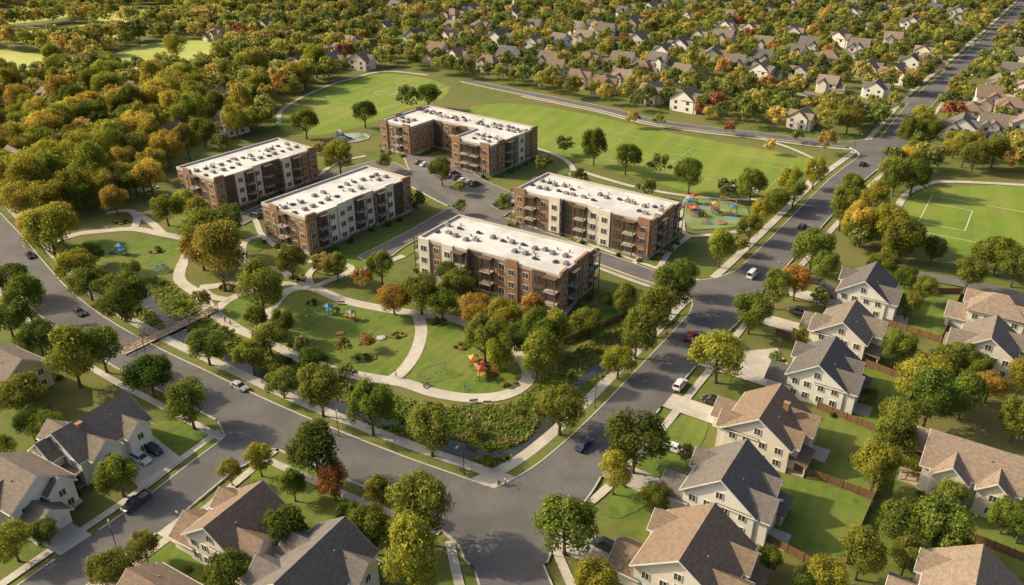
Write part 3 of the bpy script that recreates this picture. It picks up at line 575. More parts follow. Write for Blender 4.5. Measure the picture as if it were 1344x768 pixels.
TM="""35,398,62,g;20,362,58,dg;52,322,68,yg;48,440,52,dg;157,388,66,g;100,352,52,yg;98,372,50,g;95,472,72,yg;28,518,62,ol;136,458,58,g;195,490,62,dg;270,452,54,g;248,532,64,g;155,625,60,g;15,712,56,yg;60,560,44,g
412,522,64,g;370,500,46,g;330,468,46,yg;352,442,48,g;342,385,66,ol;275,300,78,g;288,342,74,ol;262,325,55,o;382,343,42,g;422,346,32,o;442,352,34,ol;475,366,30,o;500,352,40,g;516,390,44,o;552,384,54,g;580,396,46,g;603,374,48,g;624,408,44,o;636,446,58,g;662,418,48,yg;712,436,58,g;710,474,60,yg;740,538,72,g;487,540,66,g;566,566,70,g;415,598,84,dg;438,634,50,r;550,672,92,g;486,700,60,g;540,742,92,yg;498,656,46,ol;340,606,42,yg;302,622,34,ol;348,702,66,dg;304,742,62,g;146,748,62,g;190,724,42,ol;742,690,84,g;834,582,84,dg;806,626,50,yg;782,764,62,yg;944,464,76,yg;986,410,54,g;1018,382,44,g;1045,372,42,o;882,380,62,dg;862,412,60,g;836,440,60,g;812,474,46,yg;946,328,44,yg;900,360,40,g
1068,328,56,g;1106,276,48,g;1132,300,44,g;1162,292,36,r;1186,316,54,g;1150,262,42,yg;1200,232,44,dg;1176,236,38,g;1084,352,40,g;1276,356,44,ol;1180,460,48,g;1214,498,68,yg;1186,545,58,g;1220,532,66,dg;1266,522,58,g;1300,506,46,o;1150,618,64,yg;1172,580,66,g;1184,690,70,dg;1236,694,84,g;1130,732,66,g;1086,756,60,yg;1334,556,50,g;1342,690,52,dg;1312,334,50,g;1334,352,48,dg;1340,500,44,yg;1250,650,46,g;1160,345,40,g;1192,400,36,ol
445,206,40,yg;245,268,40,yg;216,272,44,g;262,282,40,ol;304,290,42,g;580,226,34,g;652,272,28,g;742,188,26,g;780,196,36,dg;822,206,40,g;866,216,32,g;906,230,42,g;986,246,40,g;1036,244,36,yg;956,246,30,g;1086,186,28,o;1012,192,18,go;960,166,18,r;1046,178,18,g;830,156,20,go;865,158,18,yg;400,160,38,g;478,148,34,dg;536,130,32,g;562,124,34,g;712,216,26,g;420,196,28,ol;506,212,24,g;545,262,28,g;600,246,22,yg;760,232,26,g;672,300,26,g;618,268,22,g;850,246,30,g;985,300,36,g;1000,282,34,yg;1020,262,34,g;970,318,30,ol;1060,258,34,g;1082,232,34,yg
10,420,50,g;130,425,30,ol;75,292,52,yg;20,300,50,go;120,330,34,g;30,262,48,go;170,352,30,g;300,440,24,g;455,490,30,g;410,470,40,dg;620,562,24,g;640,606,20,g;370,430,36,g;395,452,32,ol;335,420,34,g;480,445,26,o;450,455,24,ol;690,440,50,dg;655,465,44,yg;590,360,36,dg;795,395,26,g;770,420,44,g;730,440,46,yg;700,410,40,o;820,400,36,g
1240,470,44,g;1265,470,40,ol;1080,390,30,g;1060,440,26,yg;1020,470,24,g;905,600,30,ol;860,650,40,g;1010,735,36,g;1060,765,44,dg;1290,470,36,g;1330,470,40,dg;1200,610,36,g;1230,600,40,ol;1320,680,46,g;1195,740,50,g;1255,740,60,dg;1140,520,24,g;1190,360,34,g;1225,330,34,dg;1215,380,34,g;40,560,40,dg;5,590,40,g;60,700,36,g;385,640,40,g;460,680,44,dg;265,395,28,ol
185,175,50,go;150,195,46,yg;60,170,48,go;100,180,40,ol;210,130,50,go;255,150,40,yg;130,215,40,ol;60,230,44,yg;175,235,42,yg;200,215,40,yg;105,255,42,g;150,262,38,o;10,190,46,go;25,235,40,yg;245,190,36,ol;290,185,30,g;310,155,34,yg;200,165,44,yg;230,60,34,yg;140,110,40,yg;95,150,40,go"""
trees=[]
def addtree(x,y,s,c,man):
    e,cc,_=roaddist(x,y)
    if e<1.8:
        if not man: return
        d=Vector((x-cc[0],y-cc[1])); d=d.normalized() if d.length>.01 else Vector((1,0)); x+=d.x*(2.2-e); y+=d.y*(2.2-e)
    P=np.array([[x,y]])
    for q in APT:
        cx,cy=np.mean(q,axis=0)
        qq=[(cx+(a-cx)*1.12,cy+(b-cy)*1.16) for a,b in q]
        if pip(P,qq)[0]: return
    for hx,hy,hr,_,_ in houses:
        d=hypot(x-hx,y-hy)
        if d<hr+1:
            if not man: return
            x=hx+(x-hx)/max(d,.1)*(hr+1); y=hy+(y-hy)/max(d,.1)*(hr+1)
    trees.append([x,y,s,c])
for row in TM.replace('\n',';').split(';'):
    a,b,w,c=row.split(','); a,b,w=int(a),int(b),int(w)
    s=1.
    for _ in range(4):
        x,y=G(a,b,6.2*s); d=PX(x,y,6.2*s)[2]; s=w*d/F/10.2
    addtree(x,y,min(s,1.55),c,True)
ZA=[(-80,85),(60,104),(130,92),(290,98),(330,140),(362,168),(345,180),(225,205),(222,262),(170,272),(130,288),(60,296),(-80,255)]
ZB=[(290,95),(355,150),(372,140),(420,112),(500,90),(565,93),(595,106),(700,120),(860,152),(1000,170),(1080,178),(1165,182),(1225,115),(1320,20),(1350,-30),(-150,-30),(-150,85),(100,90)]
ZC=[(1235,122),(1370,-10),(1500,-30),(1500,238),(1344,236),(1240,228),(1192,232),(1185,200)]
ZD=[(1185,200),(1235,225),(1190,240),(1165,285),(1185,322),(1250,338),(1350,365),(1350,378),(1200,352),(1060,318),(1120,245)]
ex=[np.array(p) for p in FFw+[FL,FR,FS]]
yy=205.
while yy<900:
    xx=-620.
    st=8.6 if yy<480 else 9.2
    while xx<620:
        x=xx+rnd.uniform(-4,4); y=yy+rnd.uniform(-4,4); xx+=st
        px,py,d=PX(x,y)
        if px<-90 or px>1434 or py<-30: continue
        pp=np.array([[px,py]]); den=0
        inA=pip(pp,ZA)[0]
        if inA: den=.94
        elif pip(pp,ZB)[0]: den=.94 if px<480 else .86
        elif pip(pp,ZC)[0]: den=.76
        elif pip(pp,ZD)[0]: den=.5
        if rnd.random()>den: continue
        if any(pip(np.array([[x,y]]),q)[0] for q in ex): continue
        if any(pip(np.array([[x,y+11]]),q)[0] for q in ex[:6]) and rnd.random()<.8: continue
        dn,lt=(13,6) if px<480 else (20,7)
        if any(0<hy-y<dn and abs(x*hy/y-hx)<lt for hx,hy,_,_,_ in houses) and rnd.random()<.85: continue
        pg=max(.18,.88-px/900); u=rnd.random()  # yellow share rises leftward: autumn colour that also imitates glowing haze
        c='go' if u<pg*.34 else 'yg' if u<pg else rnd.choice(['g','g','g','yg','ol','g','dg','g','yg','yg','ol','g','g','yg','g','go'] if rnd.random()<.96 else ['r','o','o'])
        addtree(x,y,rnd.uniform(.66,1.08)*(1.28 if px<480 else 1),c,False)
    yy+=st
for t in trees: t.append(t[2]/PX(t[0],t[1])[2])
trees.sort(key=lambda t:-t[4])
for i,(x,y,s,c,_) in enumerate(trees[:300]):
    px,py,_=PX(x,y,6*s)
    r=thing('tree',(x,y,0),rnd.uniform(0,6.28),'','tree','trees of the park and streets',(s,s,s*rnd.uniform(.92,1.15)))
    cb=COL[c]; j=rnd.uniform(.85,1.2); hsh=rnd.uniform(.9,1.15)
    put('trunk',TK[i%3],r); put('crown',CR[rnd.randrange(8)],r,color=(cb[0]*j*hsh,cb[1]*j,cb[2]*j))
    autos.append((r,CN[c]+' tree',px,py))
V=[];LV=[];TC=[]
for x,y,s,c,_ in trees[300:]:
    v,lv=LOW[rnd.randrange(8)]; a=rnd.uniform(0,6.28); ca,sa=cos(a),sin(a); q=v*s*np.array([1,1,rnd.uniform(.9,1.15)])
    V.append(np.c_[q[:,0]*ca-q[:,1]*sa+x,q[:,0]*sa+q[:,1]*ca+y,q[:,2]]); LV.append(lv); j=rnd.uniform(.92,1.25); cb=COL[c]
    TC.append(np.tile((cb[0]*j*rnd.uniform(.94,1.12),cb[1]*j,cb[2]*j*1.5),(len(lv),1)))  # far crowns coloured lighter and paler to imitate aerial haze
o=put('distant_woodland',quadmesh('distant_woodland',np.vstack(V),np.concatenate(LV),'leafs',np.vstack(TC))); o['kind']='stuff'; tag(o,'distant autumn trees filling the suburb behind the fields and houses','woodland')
print('TREES',len(trees),'HOUSES',len(houses))
# reeds stuff
g=np.random.default_rng(9); n=22000; k=g.integers(0,len(creekc)-1,n); sd=g.choice([-1,1],n); dd=g.uniform(1.2,8.5,n)
P=creekc[k]+norms(creekc)[k]*(sd*dd)[:,None]+g.normal(size=(n,2))*.5
P=np.vstack([P,np.array(W([(a,b) for a,b in zip(g.uniform(500,740,9000),g.uniform(522,622,9000))]))[:,:2]]); 
mp=np.array(catmull(W(MP),5,True))
cd=np.array([(np.hypot(creekc[:,0]-x,creekc[:,1]-y)-wv).min() for x,y in P]); ok=(cd>.1)&~inroad(P); ok&=(np.arange(len(P))<n)|pip(P,mp)
for c,w in PW[:4]: ok&=np.array([np.hypot(c[:,0]-x,c[:,1]-y).min() for x,y in P])>w/2+.6
ok&=np.array([roaddist(x,y)[0] for x,y in P])>5.2
P=P[ok]; n=len(P); hgt=g.uniform(.2,.85,n); a=g.uniform(0,pi,n); t=np.c_[np.cos(a),np.sin(a)]*g.uniform(.12,.4,n)[:,None]; ln=g.normal(size=(n,2))*.4
v=np.stack([np.c_[P-t,np.zeros(n)],np.c_[P+t,np.zeros(n)],np.c_[P+t*.7+ln,hgt],np.c_[P-t*.7+ln,hgt]],1).reshape(-1,3)
pal=np.array([(.24,.27,.07),(.17,.24,.045),(.30,.29,.12),(.20,.27,.055),(.18,.24,.04)]); 
cl=np.floor(P/2.2); ki=(np.abs(np.sin(cl[:,0]*12.9+cl[:,1]*78.2)*43758)%1*5).astype(int)%5
o=put('creek_reeds',quadmesh('creek_reeds',v,g.uniform(.9,1.5,n),'leafs',pal[ki])); o['kind']='stuff'; tag(o,'green and straw-coloured reeds along the creek banks','reeds')
bs=[]
for i in range(95):
    k=rnd.randrange(len(creekc)); nn_=norms(creekc)[k]*rnd.choice((-1,1))*rnd.uniform(3,8.5); x,y=creekc[k]+nn_
    if roaddist(x,y)[0]<6 or min(np.hypot(c[:,0]-x,c[:,1]-y).min() for c,w in PW[:4])<3: continue
    bs.append((x,y,rnd.uniform(.12,.26),'creek'))
for bi,(a,b,r_) in enumerate(BEDS):
    cx,cy=G(a,b)
    for k in range(4):
        t=k*1.57+rnd.uniform(0,1); q=r_*rnd.uniform(.3,.8); bs.append((cx+q*cos(t),cy+q*.8*sin(t),rnd.uniform(.09,.19),'bed'))
nb_=0
for x,y,s,l in bs+shrubs:
    if nb_>=296: break
    if inroad(np.array([[x,y]]))[0]: continue
    nb_+=1
    cb=COL[rnd.choice(dict(creek=['g','dg','g','yg'],bed=['g','yg','o','g','go','dg']).get(l,['g','dg','g','yg']))]; j=rnd.uniform(.8,1.2)
    o=put('bush',BU[rnd.randrange(3)],None,(x,y,0),rnd.uniform(0,6),s,tuple(q*j for q in cb))
    if l[0]=='@': tag(o,'low garden shrub beside the walls of '+l[1:],'bush','garden shrubs beside '+l[1:]); continue
    tl=dict(creek='rounded bush on the marshy bank of the creek',bed='small colourful shrub in a planting bed of the park').get(l) or 'low rounded shrub at the foot of the '+' '.join(l.split()[:3]).rstrip(',')+' apartment walls'
    tag(o,tl,'bush',dict(creek='bushes along the creek',bed='shrubs in the park planting beds').get(l) or 'shrubs at the '+' '.join(l.split()[:3]))
# auto labels
from collections import defaultdict
D=defaultdict(list)
for o,b,px,py in autos: D[b+' '+rel(px,py,[l for l in LM if hypot(px-l[0],py-l[1])>6])].append((px,o))
ON=['first','second','third','fourth','fifth','sixth','seventh','eighth','ninth','tenth','eleventh','twelfth']
for b,l in D.items():
    l.sort(key=lambda t:t[0])
    for i,(px,o) in enumerate(l):
        if len(l)==1: o['label']=b
        elif len(l)<=12: o['label']=b+', '+ON[i]+' from left'
        else: o['label']=b; o['group']=b.replace(' tree ',' trees ')
# ---------------- cars
def carspec(kind):
    p=dict(sedan=(4.6,.95,1.42,(-1.75,1.05),(-1.1,.3)),suv=(4.7,1.05,1.7,(-2.2,1.15),(-1.95,.45)),van=(5.4,1.15,2.15,(-2.6,1.9),(-2.5,1.2)),pickup=(5.4,1.1,1.8,(-.5,1.35),(-.3,.7)))[kind]
    L,zb,zt,b,t=p; h=L/2; m=MB(); hw=.92
    secs=[]
    for x,z0,z1,w in ((-h,.42,zb-.12,.8),(-h+.15,.28,zb-.02,.9),(-h+.9,.22,zb,hw),(0,.2,zb,hw),(h-1.1,.22,zb-.04,hw),(h-.3,.26,zb-.2,.87),(h,.4,zb-.35,.74)):
        secs.append([(x,-w,z0),(x,w,z0),(x,w*.94,z1),(x,-w*.94,z1)])
    m.loft(secs)
    if kind=='pickup': m.box(-h+.1,-.5,-.88,-.78,zb-.05,zb+.22); m.box(-h+.1,-.5,.78,.88,zb-.05,zb+.22); m.box(-h+.04,-h+.14,-.88,.88,zb-.1,zb+.22)
    sp=[('body',m.mesh('car_body','carpaint'),(0,0,0),0)]
    zg=zb-.03
    m=MB().hexa([(b[0],-.84,zg),(b[1],-.84,zg),(b[1],.84,zg),(b[0],.84,zg),(t[0],-.66,zt-.05),(t[1],-.66,zt-.05),(t[1],.66,zt-.05),(t[0],.66,zt-.05)])
    sp.append(('windows',m.mesh('car_windows','carglass'),(0,0,0),0))
    m=MB().hexa([(t[0]-.04,-.69,zt-.06),(t[1]+.04,-.69,zt-.06),(t[1]+.04,.69,zt-.06),(t[0]-.04,.69,zt-.06),(t[0]+.05,-.6,zt+.02),(t[1]-.05,-.6,zt+.02),(t[1]-.05,.6,zt+.02),(t[0]+.05,.6,zt+.02)])
    if kind=='van':
        for s in (-1,1): m.hexa([(b[0],s*.86,zg),(.4,s*.86,zg),(.4,s*.8,zg),(b[0],s*.8,zg),(t[0],s*.69,zt-.05),(.3,s*.69,zt-.05),(.3,s*.6,zt-.05),(t[0],s*.6,zt-.05)])
    for s in (-1,1):
        xm=(t[0]+t[1])/2
        m.hexa([(xm-.05,s*.855,zg),(xm+.06,s*.855,zg),(xm+.06,s*.8,zg),(xm-.05,s*.8,zg),(xm-.05,s*.675,zt-.05),(xm+.06,s*.675,zt-.05),(xm+.06,s*.62,zt-.05),(xm-.05,s*.62,zt-.05)])
        for (xb,xt) in ((b[0],t[0]),(b[1],t[1])):
            m.cyl((xb,s*.84,zg),(xt,s*.665,zt-.05),.05,.05,5)
    sp.append(('roof',m.mesh('car_roof','carpaint'),(0,0,0),0))
    for x in (-h*.6,h*.62):
        for s in (-1,1):
            sp.append(('wheel',MB().cyl((0,-.11,0),(0,.11,0),.35,n=14).mesh('tyre','tyre'),(x,s*.84,.35),0,[('rim',MB().cyl((0,s*.1,0),(0,s*.13,0),.21,n=10).mesh('rim','rim'),(0,0,0),0)]))
    for s in (-1,1):
        sp.append(('headlight',MB().box(h-.3,h-.02,s*.6-.14,s*.6+.14,zb-.42,zb-.27).mesh('headlight','lampw'),(0,0,0),0)); sp.append(('taillight',MB().box(-h-.02,-h+.1,s*.66-.12,s*.66+.12,zb-.32,zb-.17).mesh('taillight','lampr'),(0,0,0),0))
        sp.append(('mirror',MB().box(b[1]-.35,b[1]-.2,s*.98-.08,s*.98+.08,zb+.02,zb+.16).mesh('mirror','carpaint'),(0,0,0),0))
    return sp
CS={k:carspec(k) for k in ('sedan','suv','van','pickup')}
cc=dict(white=(.75,.75,.73),silver=(.42,.43,.44),black=(.025,.025,.028),dark=(.06,.065,.075),blue=(.03,.05,.10),red=(.35,.03,.02),grey=(.16,.165,.17))
CARS=[(105,413,'sedan','dark','r','dark car driving at the road bend at far left',''),(315,511,'sedan','silver','r','silver car on the long road by the creek path',''),
(180,664,'pickup','dark','r','dark pickup truck parked on the side street at lower left',''),(94,660,'sedan','silver',aL,'silver car on the driveway of the garage-fronted house at left edge',''),
(186,606,'suv','white',aL,'white car on the driveway beside a black car at lower left',''),(201,594,'suv','black',aL,'black car parked next to the white car on the left driveway',''),
(766,588,'sedan','blue','r','dark blue car on the avenue just past the large crossing',''),(892,509,'suv','white','r','white car on the avenue left of the brown-roofed cream house',''),(906,445,'sedan','red','r','red car on the avenue in front of the junction',''),
(887,593,'sedan','white',aR+pi,'white car on the driveway in front of the cream house',''),(935,530,'suv','black',aR,'black car on a driveway left of the brown-roofed cream house',''),
(794,720,'suv','dark',aR,'dark car on the driveway near the bottom edge right of centre',''),(1052,300,'sedan','dark','r','dark car on the avenue near the pool playground',''),(987,364,'van','white','r','white van at the junction right of the apartments',''),
(1132,218,'sedan','black','r','black car waiting at the upper road junction',''),(1070,372,'sedan','dark',aR,'dark car on the driveway of the rearmost right house',''),(1046,412,'suv','grey',aR,'grey car on the driveway of the taupe-roofed cream house',''),
(1196,152,'sedan','white','r','white car on the straight road beyond the upper junction',''),(40,338,'sedan','black','r','black car on the far left road near the frame edge','')]
for px,py,k,c,a,lab,_ in CARS:
    x,y=G(px,py); e,cpt,ra=roaddist(x,y); z=.0
    if a=='r': a=ra; z=.28
    else: z=.27
    r=thing('car' if k!='van' else 'van',(x,y,z),a,lab,dict(pickup='pickup truck',van='van').get(k,'car')); inst(CS[k],r,cc[c])
for (a,b),(c_,d),n,where in ROWS:
    x0,y0=G(a,b);x1,y1=G(c_,d); an=atan2(y1-y0,x1-x0)+pi/2; w_=list(cc)
    for k in range(n):
        if rnd.random()<.12: continue
        t=(k+.5)/n; col=rnd.choice(w_); x,y=x0+(x1-x0)*t,y0+(y1-y0)*t
        if not inroad(np.array([[x,y]]))[0]: continue
        r=thing('parked_car',(x,y,.29),an,f'{col} parked car {where}, bay {k+1} counted from the left','car','cars parked between the apartment blocks'); kk=rnd.choice(('sedan','suv')); inst(CS[kk],r,cc[col])
# ---------------- fences
def fence(p,lab):
    q=W(p); q=resample(q,2.6); x0,y0=q[0]; r=thing('fence',(x0,y0,0),0,lab,'fence'); m=MB(); q=q-q[0]
    for a,b in zip(q[:-1],q[1:]):
        d=(b-a)/np.hypot(*(b-a)); n=np.array([-d[1],d[0]])*.03
        nb=12
        for j in range(nb):
            s0=a+(b-a)*(j+.04)/nb; s1=a+(b-a)*(j+.96)/nb; h=1.75+(.03 if j%2 else 0)
            v=[(*(s0-n),.08),(*(s1-n),.08),(*(s1+n),.08),(*(s0+n),.08)]; m.hexa(v+[(x,y,h) for x,y,_ in v])
        for zz in (.4,1.4): n2=n*1.9; v=[(*(a-n2),zz),(*(b-n2),zz),(*(b+n2),zz),(*(a+n2),zz)]; m.hexa(v+[(x,y,zz+.1) for x,y,_ in v])
    put('boards',m.mesh('fence_boards','wood'),r)
    pm=fence.pm
    for x,y in q: put('post',pm,r,(x,y,0))
fence.pm=MB().box(-.08,.08,-.08,.08,0,1.95).mesh('fence_post','wood')
for p,l in (([(1026,612),(1146,656)],'wooden fence behind the second nearest house at right'),([(1146,656),(1110,740)],'wooden fence across the yard end right of the nearest brown roof'),([(992,704),(1075,748)],'wooden fence beside the nearest brown-roofed house'),([(1072,536),(1170,576)],'wooden fence between the cream house yard and its rear neighbour'),([(1166,574),(1148,654)],'wooden fence closing the middle backyard on its right'),([(1120,474),(1205,508)],'wooden fence behind the third white house at right'),([(1205,508),(1168,572)],'wooden fence right of the yard behind the third white house'),([(1160,426),(1234,450)],'wooden fence behind the taupe-roofed cream house'),([(1234,450),(1262,386)],'wooden fence running up to the hip-roofed house at right'),([(1196,385),(1262,386)],'wooden fence behind the rearmost white house at right'),([(1018,440),(1052,452)],'short wooden fence in front of the taupe-roofed cream house'),([(1205,682),(1355,742)],'wooden fence in front of the wide house at lower right'),([(1234,452),(1212,505)],'wooden fence behind the yards between the right-hand trees'),([(60,600),(108,652)],'wooden fence between the two houses at lower left'),([(20,560),(70,540)],'wooden fence behind the white house at lower left'),([(740,452),(850,405)],'wooden fence behind the front apartment block')): fence(p,l)
# ---------------- footbridge
x0,y0=G(160,465); x1,y1=G(282,407); L=hypot(x1-x0,y1-y0); r=thing('footbridge',(x0,y0,0),atan2(y1-y0,x1-x0),'long steel truss footbridge with wooden deck over the creek at left','bridge')
put('deck',MB().box(0,L,-1.5,1.5,.3,.5).mesh('deck','deck'),r)
for s in (-1,1):
    m=MB(); n=9; h0,h1=.45,2.0
    for zz in (h0,1.2,h1): m.box(-.02,L+.02,s*1.6-.07,s*1.6+.07,zz,zz+.12)
    for k in range(n+1): m.box(k*L/n-.06,k*L/n+.06,s*1.6-.05,s*1.6+.05,0,h1)
    for k in range(n): m.cyl((k*L/n,s*1.6,h0 if k%2 else h1),((k+1)*L/n,s*1.6,h1 if k%2 else h0),.06,n=5)
    put('truss',m.mesh('truss','rust'),r)
for xx in (0,L): put('abutment',MB().box(xx-.5,xx+.5,-1.9,1.9,0,.29).mesh('abutment','concrete'),r)
# ---------------- street furniture
def lamp(px,py,lab):
    x,y=G(px,py); e,c,a=roaddist(x,y)
    if e<.8:
        d=Vector((x-c[0],y-c[1])).normalized(); x+=d.x*(1-e); y+=d.y*(1-e)
    r=thing('street_lamp',(x,y,0),atan2(c[1]-y,c[0]-x),lab,'street lamp','street lamps')
    put('pole',lamp.p,r); put('arm',lamp.a,r); put('lamp_head',lamp.h,r)
lamp.p=MB().cyl((0,0,0),(0,0,.4),.2,.16).cyl((0,0,.4),(0,0,7.6),.09,.06).mesh('lamp_pole','dmetal'); lamp.a=MB().cyl((0,0,7.4),(1.6,0,7.8),.05,.04).mesh('lamp_arm','dmetal'); lamp.h=MB().hexa([(1.4,-.15,7.72),(2.2,-.12,7.74),(2.2,.12,7.74),(1.4,.15,7.72),(1.45,-.08,7.88),(2.1,-.06,7.86),(2.1,.06,7.86),(1.45,.08,7.88)]).mesh('lamp_head','metal')
for px,py,l in ((153,716,'street lamp on the side street at lower left'),(590,642,'street lamp at the park corner of the large crossing'),(452,596,'street lamp on the long road left of the red tree'),(215,488,'street lamp by the footbridge end'),(790,540,'street lamp on the avenue at the creek bend'),(880,440,'street lamp left of the red car'),(1025,380,'street lamp right of the white van'),(1000,300,'street lamp left of the avenue by the playground'),(1120,200,'street lamp at the upper road junction'),(820,640,'street lamp in front of the cream house lawn'),(60,420,'street lamp at the far left road bend'),(725,730,'street lamp at the bottom edge right of centre')): lamp(px,py,l)
bm_=[('seat',MB().box(-.9,.9,-.25,.2,.42,.48).mesh('bench_seat','rust'),(0,0,0),0),('backrest',MB().hexa([(-.9,.2,.55),(.9,.2,.55),(.9,.25,.55),(-.9,.25,.55),(-.9,.3,.95),(.9,.3,.95),(.9,.35,.95),(-.9,.35,.95)]).mesh('backrest','rust'),(0,0,0),0)]
lg=MB().box(-.04,.04,-.22,.25,0,.42).box(-.04,.04,.2,.28,.42,.9).mesh('bench_leg','dmetal'); bm_+=[('leg',lg,(-.7,0,0),0),('leg',lg,(.7,0,0),0)]
for px,py,a,l in ((622,530,.2,'left bench below the oval lawn'),(640,532,0,'right bench below the oval lawn'),(560,508,1,'bench by the path left of the swings'),(345,392,2,'bench near the path fork'),(448,400,0,'bench above the central play lawn'),(270,398,1,'bench beside the footbridge path'),(140,300,0,'bench by the far left path'),(700,495,1.6,'bench right of the oval lawn'),(400,470,2.5,'bench along the creek side path')):
    x,y=G(px,py); inst(bm_,thing('park_bench',(x,y,.02),a,l,'bench','park benches'))
def tower(c1,c2,c3,two=False):
    sp=[]; pm=MB().cyl((0,0,0),(0,0,3.2),.1).mesh('post',c1)
    for x in (-.9,.9):
        for y in (-.9,.9): sp.append(('post',pm,(x,y,0),0))
    sp.append(('platform',MB().box(-1,1,-1,1,1.4,1.52).mesh('platform',c3),(0,0,0),0))
    cn=lambda y,c:MB().add([(-1.2,y-1.2,3.0),(1.2,y-1.2,3.0),(1.2,y+1.2,3.0),(-1.2,y+1.2,3.0),(0,y,3.7)],[(0,1,4),(1,2,4),(2,3,4),(3,0,4),(3,2,1,0)]).mesh('canopy',c)
    sp.append(('canopy',cn(0,c2),(0,0,0),0))
    sl=MB()
    for k in range(6):
        a,b=k/6,(k+1)/6; f=lambda t:(1+3.2*t,1.5-1.35*t+.25*sin(t*pi)*-1)
        (xa,za),(xb,zb)=f(a),f(b); sl.hexa([(xa,-.4,za-.05),(xb,-.4,zb-.05),(xb,.4,zb-.05),(xa,.4,za-.05),(xa,-.4,za),(xb,-.4,zb),(xb,.4,zb),(xa,.4,za)])
        for s in (-.42,.42): sl.hexa([(xa,s-.04,za-.05),(xb,s-.04,zb-.05),(xb,s+.04,zb-.05),(xa,s+.04,za-.05),(xa,s-.04,za+.3),(xb,s-.04,zb+.3),(xb,s+.04,zb+.3),(xa,s+.04,za+.3)])
    sp.append(('slide',sl.mesh('slide',c2 if two else c3),(0,0,0),0))
    ld=MB()
    for s in (-.35,.35): ld.cyl((-1,s,1.5),(-2.1,s,0),.05,n=6)
    for k in range(5): ld.box(-1.15-k*.2,-1.05-k*.2,-.35,.35,1.28-k*.27,1.33-k*.27)
    sp.append(('ladder',ld.mesh('ladder',c1),(0,0,0),0))
    if two:
        sp.append(('tube',MB().cyl((0,1,1.9),(0,4,1.9),.55,n=12).mesh('crawl_tube',c1),(0,0,0),0))
        for x in (-.9,.9):
            for y in (4.1,5.9): sp.append(('post',pm,(x,y,0),0))
        sp.append(('platform',MB().box(-1,1,4,6,1.4,1.52).mesh('platform',c2),(0,0,0),0))
        sp.append(('canopy',cn(5,c3),(0,0,0),0))
        o=MB()
        for k in range(14):
            a=k*.55; p=(1.9+cos(a)*.9,5+sin(a)*.9,1.6-k*.11); a2=a+.6; q=(1.9+cos(a2)*.9,5+sin(a2)*.9,1.6-(k+1)*.11); o.cyl(p,q,.35,n=8)
        sp.append(('spiral_slide',o.mesh('spiral_slide',c2),(0,0,0),0))
    return sp
def swings(c):
    m=MB()
    for x in (-3,3):
        for s in (-1,1): m.cyl((x,s*1.2,0),(x,0,2.6),.07,n=6)
    m.cyl((-3,0,2.6),(3,0,2.6),.07,n=6); sp=[('frame',m.mesh('swing_frame',c),(0,0,0),0)]
    st=MB().box(-.25,.25,-.1,.1,.5,.55).mesh('swing_seat','dmetal'); ch=MB().cyl((-.24,0,.55),(-.24,0,2.6),.02,n=4).cyl((.24,0,.55),(.24,0,2.6),.02,n=4).mesh('chain','metal')
    for x in (-2,-.6,.8,2.1): sp.append(('swing_seat',st,(x,0,0),0,[('chain',ch,(0,0,0),0)]))
    return sp
def climber(c,c2):
    m=MB(); 
    for k in range(6):
        a=k*pi/6
        P=[(1.6*cos(t*pi/8)*cos(a),1.6*cos(t*pi/8)*sin(a),1.5*sin(t*pi/8)) for t in range(9)]
        for p,q in zip(P,P[1:]): m.cyl(p,q,.05,n=5)
    m2=MB()
    for z,r_ in ((.6,1.46),(1.1,1.08)):
        for k in range(12): m2.cyl((r_*cos(k*pi/6),r_*sin(k*pi/6),z),(r_*cos((k+1)*pi/6),r_*sin((k+1)*pi/6),z),.05,n=5)
    return [('arches',m.mesh('arches',c),(0,0,0),0),('rings',m2.mesh('rings',c2),(0,0,0),0)]
def carousel(c,c2):
    m=MB().cyl((0,0,.15),(0,0,.28),1.4,n=20).cyl((0,0,0),(0,0,.15),.3); m2=MB()
    for k in range(6): a=k*pi/3; m2.cyl((cos(a)*1.25,sin(a)*1.25,.28),(cos(a)*1.25,sin(a)*1.25,1.),.04,n=5).cyl((cos(a)*1.25,sin(a)*1.25,1.),(0,0,1.),.04,n=5)
    return [('platform',m.mesh('carousel_platform',c),(0,0,0),0),('rails',m2.mesh('rails',c2),(0,0,0),0)]
